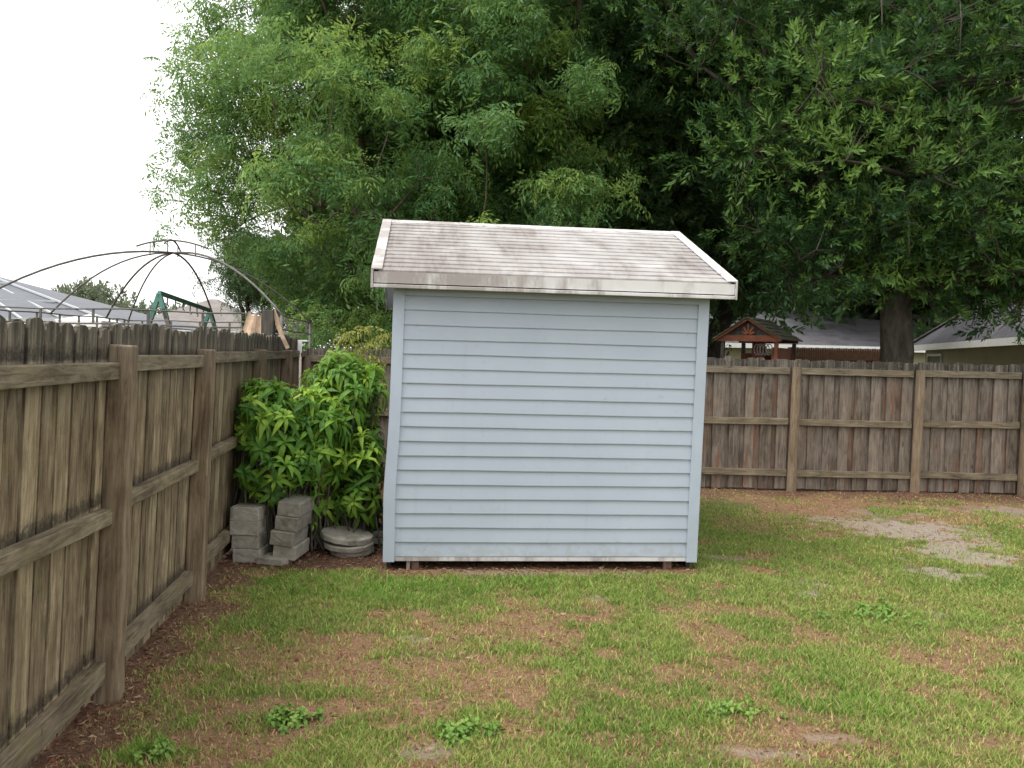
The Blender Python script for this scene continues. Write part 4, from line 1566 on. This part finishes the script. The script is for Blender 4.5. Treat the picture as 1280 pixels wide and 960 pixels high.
t.build('torn_slab', M['tan'], dp)
t = MB()
t.prism([(.07, -.02, dpt.z + .02), (.115, -.02, dpt.z - .10), (.17, -.02, dpt.z - .27), (.235, -.02, dpt.z - .40), (.20, -.02, dpt.z - .42), (.13, -.02, dpt.z - .27), (.085, -.02, dpt.z - .17), (.06, -.02, dpt.z - .05)], (0, .03, 0))
t.build('torn_splinter', M['tan'], dp)

# white capped pole in the corner
wp = at(375, 427, 11.05)
wpx = wp.x
wroot = empty('corner_pole', (wp.x, wp.y, 0)); tag(wroot, 'thin white pole with a folded white cap at the fence corner', 'pole')
t = MB(); t.tube([(0, 0, 0), (0, 0, wp.z)], .012, 8); t.build('pole_shaft', M['white_paint'], wroot, smooth=True)
t = MB(); t.box(-.02, .10, -.035, .035, wp.z, wp.z + .02); t.box(-.02, .035, -.036, -.028, wp.z - .14, wp.z - .001); t.build('cap', M['white_paint'], wroot, bevel=.003)

# ------------------------------------------------------------------ left background buildings
# screened pool enclosure
A_, B_ = at(-150, 318, 31), at(-40, 336, 31)
C_, D_ = at(133, 401, 25), at(-230, 404, 25)
E_ = C_ + Vector((-1.0, 12, 0))
cg = empty('screen_enclosure', (C_.x - 5, 28, 0)); tag(cg, 'grey screened pool enclosure roof with white beams beyond the side fence', 'enclosure')
o3 = Vector((C_.x - 5, 28, 0))
t = MB()
t.prism([p - o3 for p in (A_, B_, C_, D_)], (0, 0, -.04))
t.prism([p - o3 for p in (B_, E_, C_)], (0, 0, -.04))
t.build('roof_screen', M['screen'], cg)
t = MB()
up_ = Vector((0, -.02, .05))
for i in range(8):
    u = i / 7
    a = A_.lerp(B_, u); b = D_.lerp(C_, u)
    t.bar(a - o3 + up_, b - o3 + up_, .055, .05)
for u in (.35, .7):
    a = A_.lerp(D_, u); b = B_.lerp(C_, u)
    t.bar(a - o3 + up_, b - o3 + up_, .06, .05)
t.bar(D_ - o3 + up_, C_ - o3 + up_, .10, .10)
t.build('roof_beam', M['alu'], cg)
for u in np.linspace(0, 1, 7):
    p = D_.lerp(C_, u) - o3
    t = MB()
    t.box(p.x - .05, p.x + .05, p.y - .05, p.y + .05, 0, p.z - .05)
    t.build('frame_post', M['alu'], cg)
t = MB(); t.prism([(D_.x - o3.x, D_.y - o3.y + .06, .1), (C_.x - o3.x, C_.y - o3.y + .06, .1), (C_.x - o3.x, C_.y - o3.y + .06, C_.z - .1), (D_.x - o3.x, D_.y - o3.y + .06, D_.z - .1)], (0, .02, 0))
t.build('wall_screen', M['screen'], cg)

# white canopy
cp = at(112, 393, 21)
cn = empty('canopy_tent', (cp.x, cp.y, 0)); tag(cn, 'white peaked canopy top peeking over the side fence', 'canopy')
t = MB()
hw = .55; ez = cp.z - .16
base_ = [(-hw, -hw, ez), (hw, -hw, ez), (hw, hw, ez), (-hw, hw, ez)]
t.add([(0, 0, cp.z)] + base_ + [(x, y, ez - .16) for x, y, z in base_], [(0, 1, 2), (0, 2, 3), (0, 3, 4), (0, 4, 1), (1, 5, 6, 2), (2, 6, 7, 3), (3, 7, 8, 4), (4, 8, 5, 1)])
t.build('canopy_top', M['cloth'], cn)
for x, y in ((-hw, -hw), (hw, -hw), (hw, hw), (-hw, hw)):
    t = MB(); t.tube([(x, y, 0), (x, y, ez - .02)], .02, 6); t.build('leg', M['alu'], cn)

# low brown-roofed house
def hip_house(name, label, x0, x1, y0, y1, eave, ridge, wallm, roofm, inset, seed=0, ov=.4):
    cx, cy = (x0 + x1) / 2, (y0 + y1) / 2
    root = empty(name, (cx, cy, 0)); tag(root, label, 'house')
    hx, hy = (x1 - x0) / 2, (y1 - y0) / 2
    t = MB(); t.box(-hx, hx, -hy, hy, 0, eave - .02); t.build('wall', wallm, root)
    t = MB(); ex, ey = hx + ov, hy + ov
    vs = [(-ex, -ey, eave), (ex, -ey, eave), (ex, ey, eave), (-ex, ey, eave), (-ex + inset, 0, ridge), (ex - inset, 0, ridge)]
    t.add(vs, [(0, 1, 5, 4), (1, 2, 5), (2, 3, 4, 5), (3, 0, 4), (3, 2, 1, 0)])
    t.build('roof', roofm, root)
    t = MB()
    for a, b in (((-ex, -ey), (ex, -ey)), ((ex, -ey), (ex, ey)), ((ex, ey), (-ex, ey)), ((-ex, ey), (-ex, -ey))):
        t.bar((a[0], a[1], eave - .10), (b[0], b[1], eave - .10), .04, .17)
    t.build('fascia', M['white_paint'], root)
    return root


hl, hr = at(160, 400, 40), at(318, 400, 40)
hz = at(232, 373, 43)
hip_house('house', 'low house with brown grey hip roof beyond the gazebo frame', hl.x + .3, hr.x - .3, 39, 47, 2.55, hz.z, M['stucco_pale'], M['shingle_brown'], 2.8)

# ------------------------------------------------------------------ right house, two wings
hs = empty('house', (13.5, 32, 0)); tag(hs, 'cream stucco house with grey shingle hip roofs beyond the back fence', 'house')
o3 = Vector((13.5, 32, 0))
EZH = 2.52
# back wing: eave along x, towards us
L0 = at(780, 430, 36.2); L0.z = EZH
L1 = Vector((19.5, 36.2, EZH))
ridge = [at(780, 398, 41), at(925, 394, 41), at(992, 383, 41), at(1045, 396, 41), at(1100, 400, 41), at(1160, 392, 41), at(1215, 368, 41), at(1300, 352, 41)]
t = MB()
eave_pts = [Vector((r.x * 36.2 / 41 + .0, 36.2, EZH)) for r in ridge]
for i in range(len(ridge) - 1):
    t.add([eave_pts[i] - o3, eave_pts[i + 1] - o3, ridge[i + 1] - o3, ridge[i] - o3], [(0, 1, 2, 3)])
    b0 = Vector((ridge[i].x, 46, EZH)); b1_ = Vector((ridge[i + 1].x, 46, EZH))
    t.add([ridge[i] - o3, ridge[i + 1] - o3, b1_ - o3, b0 - o3], [(0, 1, 2, 3)])
# right wing: eave along the depth direction
E1 = at(1136, 432.5, 31.0); E2 = at(1281, 421, 20.8)
ed = (E2 - E1).normalized()
E3 = E2 + ed * 4.0
R1 = at(1232, 376, 28.0)
R2 = R1 + ed * 16
K1 = R1 + Vector((3.6, 3.5, 0)); K1.z = E1.z
t.add([p - o3 for p in (E1, E3, R2, R1)], [(0, 1, 2, 3)])
t.add([p - o3 for p in (E1, R1, K1)], [(0, 1, 2)])
far = Vector((R2.x + 4.5, R2.y, E1.z))
t.add([p - o3 for p in (R1, R2, far, K1)], [(0, 1, 2, 3)])
t.build('roof', M['shingle'], hs)
t = MB()
t.bar(eave_pts[0] - o3 + Vector((0, -.03, -.08)), eave_pts[-1] - o3 + Vector((0, -.03, -.08)), .06, .19)
perp = Vector((ed.y, -ed.x, 0)).normalized()
if perp.x > 0: perp = -perp
t.bar(E1 - o3 + perp * .03 + Vector((0, 0, -.09)), E3 - o3 + perp * .03 + Vector((0, 0, -.09)), .06, .19)
t.build('fascia', M['white_paint'], hs)
t = MB()
hipv = (R1 - E1)
t.bar(E1 - o3 + Vector((0, 0, .03)), R1 - o3 + Vector((0, 0, .03)), .22, .03)
t.build('hip_cap', M['shingle_brown'], hs)
t = MB()
t.box(eave_pts[0].x - o3.x + .3, 6.0, 36.7 - 32, 45.5 - 32, 0, EZH - .03)
w0, w1 = E1 - perp * .45 + ed * .4, E3 - perp * .45
q = [Vector((w0.x, w0.y, 0)) - o3, Vector((w1.x, w1.y, 0)) - o3, Vector((w1.x + 6, w1.y + 1, 0)) - o3, Vector((w0.x + 6, w0.y + 1, 0)) - o3]
t.prism(q, (0, 0, E1.z - .03))
t.build('wall', M['stucco'], hs)
wa = w0 + ed * .35; wb = w0 + ed * 2.0
fr = MB()
for a, b, z0, z1 in ((wa, wb, 1.1, 1.18), (wa, wb, 2.12, 2.2), (wa, wa + ed * .07, 1.18, 2.12), (wb - ed * .07, wb, 1.18, 2.12)):
    fr.prism([Vector((a.x, a.y, z0)) - o3 + perp * .003, Vector((b.x, b.y, z0)) - o3 + perp * .003, Vector((b.x, b.y, z1)) - o3 + perp * .003, Vector((a.x, a.y, z1)) - o3 + perp * .003], perp * .05)
wf = fr.build('window', M['white_paint'], hs)
pn = MB(); a, b = wa + ed * .07, wb - ed * .07
pn.prism([Vector((a.x, a.y, 1.18)) - o3 + perp * .003, Vector((b.x, b.y, 1.18)) - o3 + perp * .003, Vector((b.x, b.y, 2.12)) - o3 + perp * .003, Vector((a.x, a.y, 2.12)) - o3 + perp * .003], perp * .02)
pn.build('pane', M['pane'], wf)

# reddish brown fence far behind
a = at(985, 434, 27); b = at(1102, 434, 26)
fd = empty('brown_fence', (a.x, a.y, 0)); tag(fd, 'distant reddish brown board fence in front of the grey roofed house', 'fence')
t = MB()
n = 40
for i in range(n):
    p = (b - a) * (i / n)
    t.box(p.x, p.x + (b.x - a.x) / n - .002, p.y, p.y + .02, .05, a.z + .006 * math.sin(i * 2.1))
t.build('board_panel', M['brown_fence'], fd)
t = MB(); t.bar(Vector((0, -.03, a.z - .35)), (b - a) + Vector((0, -.03, -.35)) + Vector((0, 0, a.z)), .04, .09); t.build('rail', M['brown_fence'], fd)

# ------------------------------------------------------------------ playhouse roof showing over the back fence
pc = at(948, 425, 15.0)
PYAW = R(-32)
ph = empty('playhouse', (pc.x, pc.y, 0), PYAW); tag(ph, 'small wooden playhouse with mossy gable roof and red beam over the back fence', 'playhouse')
ez = pc.z + .03; pk = at(936, 399, 15).z
hw, dp2 = .50, .56          # half width, half depth
t = MB()
for sgn in (-1, 1):
    n = 6
    for i in range(n):
        u0, u1 = i / n, (i + 1) / n
        xa, xb = sgn * (hw + .08) * (1 - u0), sgn * (hw + .08) * (1 - u1) 
        za, zb = ez - .05 + (pk - ez + .05) * u0, ez - .05 + (pk - ez + .05) * u1
        t.prism([(xa, -dp2 - .1, za + .012), (xa, dp2 + .1, za + .012), (xb, dp2 + .1, zb - .004), (xb, -dp2 - .1, zb - .004)], (0, 0, .022))
t.build('roof', M['moss'], ph)
t = MB()
for yy in (-dp2 - .03, dp2):
    t.box(-hw - .02, hw + .02, yy, yy + .035, ez - .07, ez + .03)
t.build('gable_beam', M['red_wood'], ph)
t = MB()
yy = -dp2 - .025
for ang in (-60, -30, 0, 30, 60):
    a_ = R(90 + ang)
    r0, r1 = .03, .19 - abs(ang) * .0012
    t.bar((math.cos(a_) * r0, yy, ez + .03 + math.sin(a_) * r0), (math.cos(a_) * r1, yy, ez + .03 + math.sin(a_) * r1), 0.018, .03)
for sgn in (-1, 1):
    t.bar((sgn * (hw + .06), yy - .03, ez - .045), (0, yy - .03, pk - .01), .03, .055)
t.build('gable_rafters', M['red_wood'], ph)
t = MB(); t.prism([(-hw, -dp2 + .06, ez + .02), (hw, -dp2 + .06, ez + .02), (0, -dp2 + .06, pk - .05)], (0, .02, 0)); t.build('gable_panel', M['dark_wood'], ph)
for x, y, m_ in ((-hw + .06, -dp2, 'dark_wood'), (hw - .05, -dp2, 'red_wood'), (-hw + .06, dp2, 'dark_wood'), (hw - .05, dp2, 'dark_wood')):
    t = MB(); t.box(x - .03, x + .03, y + .01, y + .07, 0, ez - .072); t.build('post', M[m_], ph, bevel=.004)
t = MB(); t.box(-.12, .09, .05, .12, 0, ez - .03); t.build('back_panel', M['red_wood'], ph)
t = MB(); t.box(-hw + .06, hw - .05, dp2 - .02, dp2 + .0, .9, ez - .25); t.box(.36, hw - .08, -dp2 + .08, dp2 - .04, .9, ez - .16); t.build('side_wall', M['red_wood'], ph)
t = MB()
for i in range(5):
    cx = .14 + .05 * i
    pts = [(cx + .05 * math.cos(a_), -dp2 + .03, ez - .2 + .09 * math.sin(a_)) for a_ in np.linspace(0, 2 * math.pi, 13)]
    t.tube(pts, .008, 5, False)
t.build('scroll_grille', M['tube'], ph)
t = MB(); t.box(-hw, hw, -dp2, dp2, .85, .9); t.build('deck', M['dark_wood'], ph)


# ------------------------------------------------------------------ sky and light
w = bpy.data.worlds.new('World'); scene.world = w; w.use_nodes = True
nt = w.node_tree
bg = nt.nodes['Background']
sky = nt.nodes.new('ShaderNodeTexSky'); sky.sky_type = 'NISHITA'; sky.sun_disc = False
SUN_EL, SUN_AZ = R(60), R(-115)          # azimuth from +Y towards +X
sky.sun_elevation = SUN_EL; sky.sun_rotation = SUN_AZ
sky.air_density = 1.0; sky.dust_density = 6.0; sky.ozone_density = 1.0; sky.altitude = 0
hsv = nt.nodes.new('ShaderNodeHueSaturation'); hsv.inputs['Saturation'].default_value = 0.18
nt.links.new(sky.outputs[0], hsv.inputs['Color'])
# an even cloud sheet over the clear sky
mx = nt.nodes.new('ShaderNodeMix'); mx.data_type = 'RGBA'
mx.inputs[0].default_value = 0.72
nt.links.new(hsv.outputs[0], mx.inputs[6])
mx.inputs[7].default_value = (10.8, 10.8, 10.7, 1)
nt.links.new(mx.outputs[2], bg.inputs['Color'])
bg.inputs['Strength'].default_value = 0.10

sd = bpy.data.lights.new('sun', 'SUN'); sd.energy = 1.3; sd.angle = R(25); sd.color = (1, .97, .92)
so = bpy.data.objects.new('sun', sd); COL.objects.link(so)
dv = Vector((math.sin(SUN_AZ) * math.cos(SUN_EL), math.cos(SUN_AZ) * math.cos(SUN_EL), math.sin(SUN_EL)))
so.rotation_euler = dv.to_track_quat('Z', 'Y').to_euler()
so.location = (0, 0, 20)

scene.view_settings.view_transform = 'Standard'
scene.view_settings.look = 'None'
scene.view_settings.exposure = 1.1
scene.view_settings.gamma = 1
scene.cycles.max_bounces = 8
scene.cycles.diffuse_bounces = 5
scene.cycles.transmission_bounces = 5
scene.cycles.glossy_bounces = 2
scene.cycles.use_denoising = True
print('grass blades', ng, 'verts', sum(len(o.data.vertices) for o in scene.objects if o.type == 'MESH'))
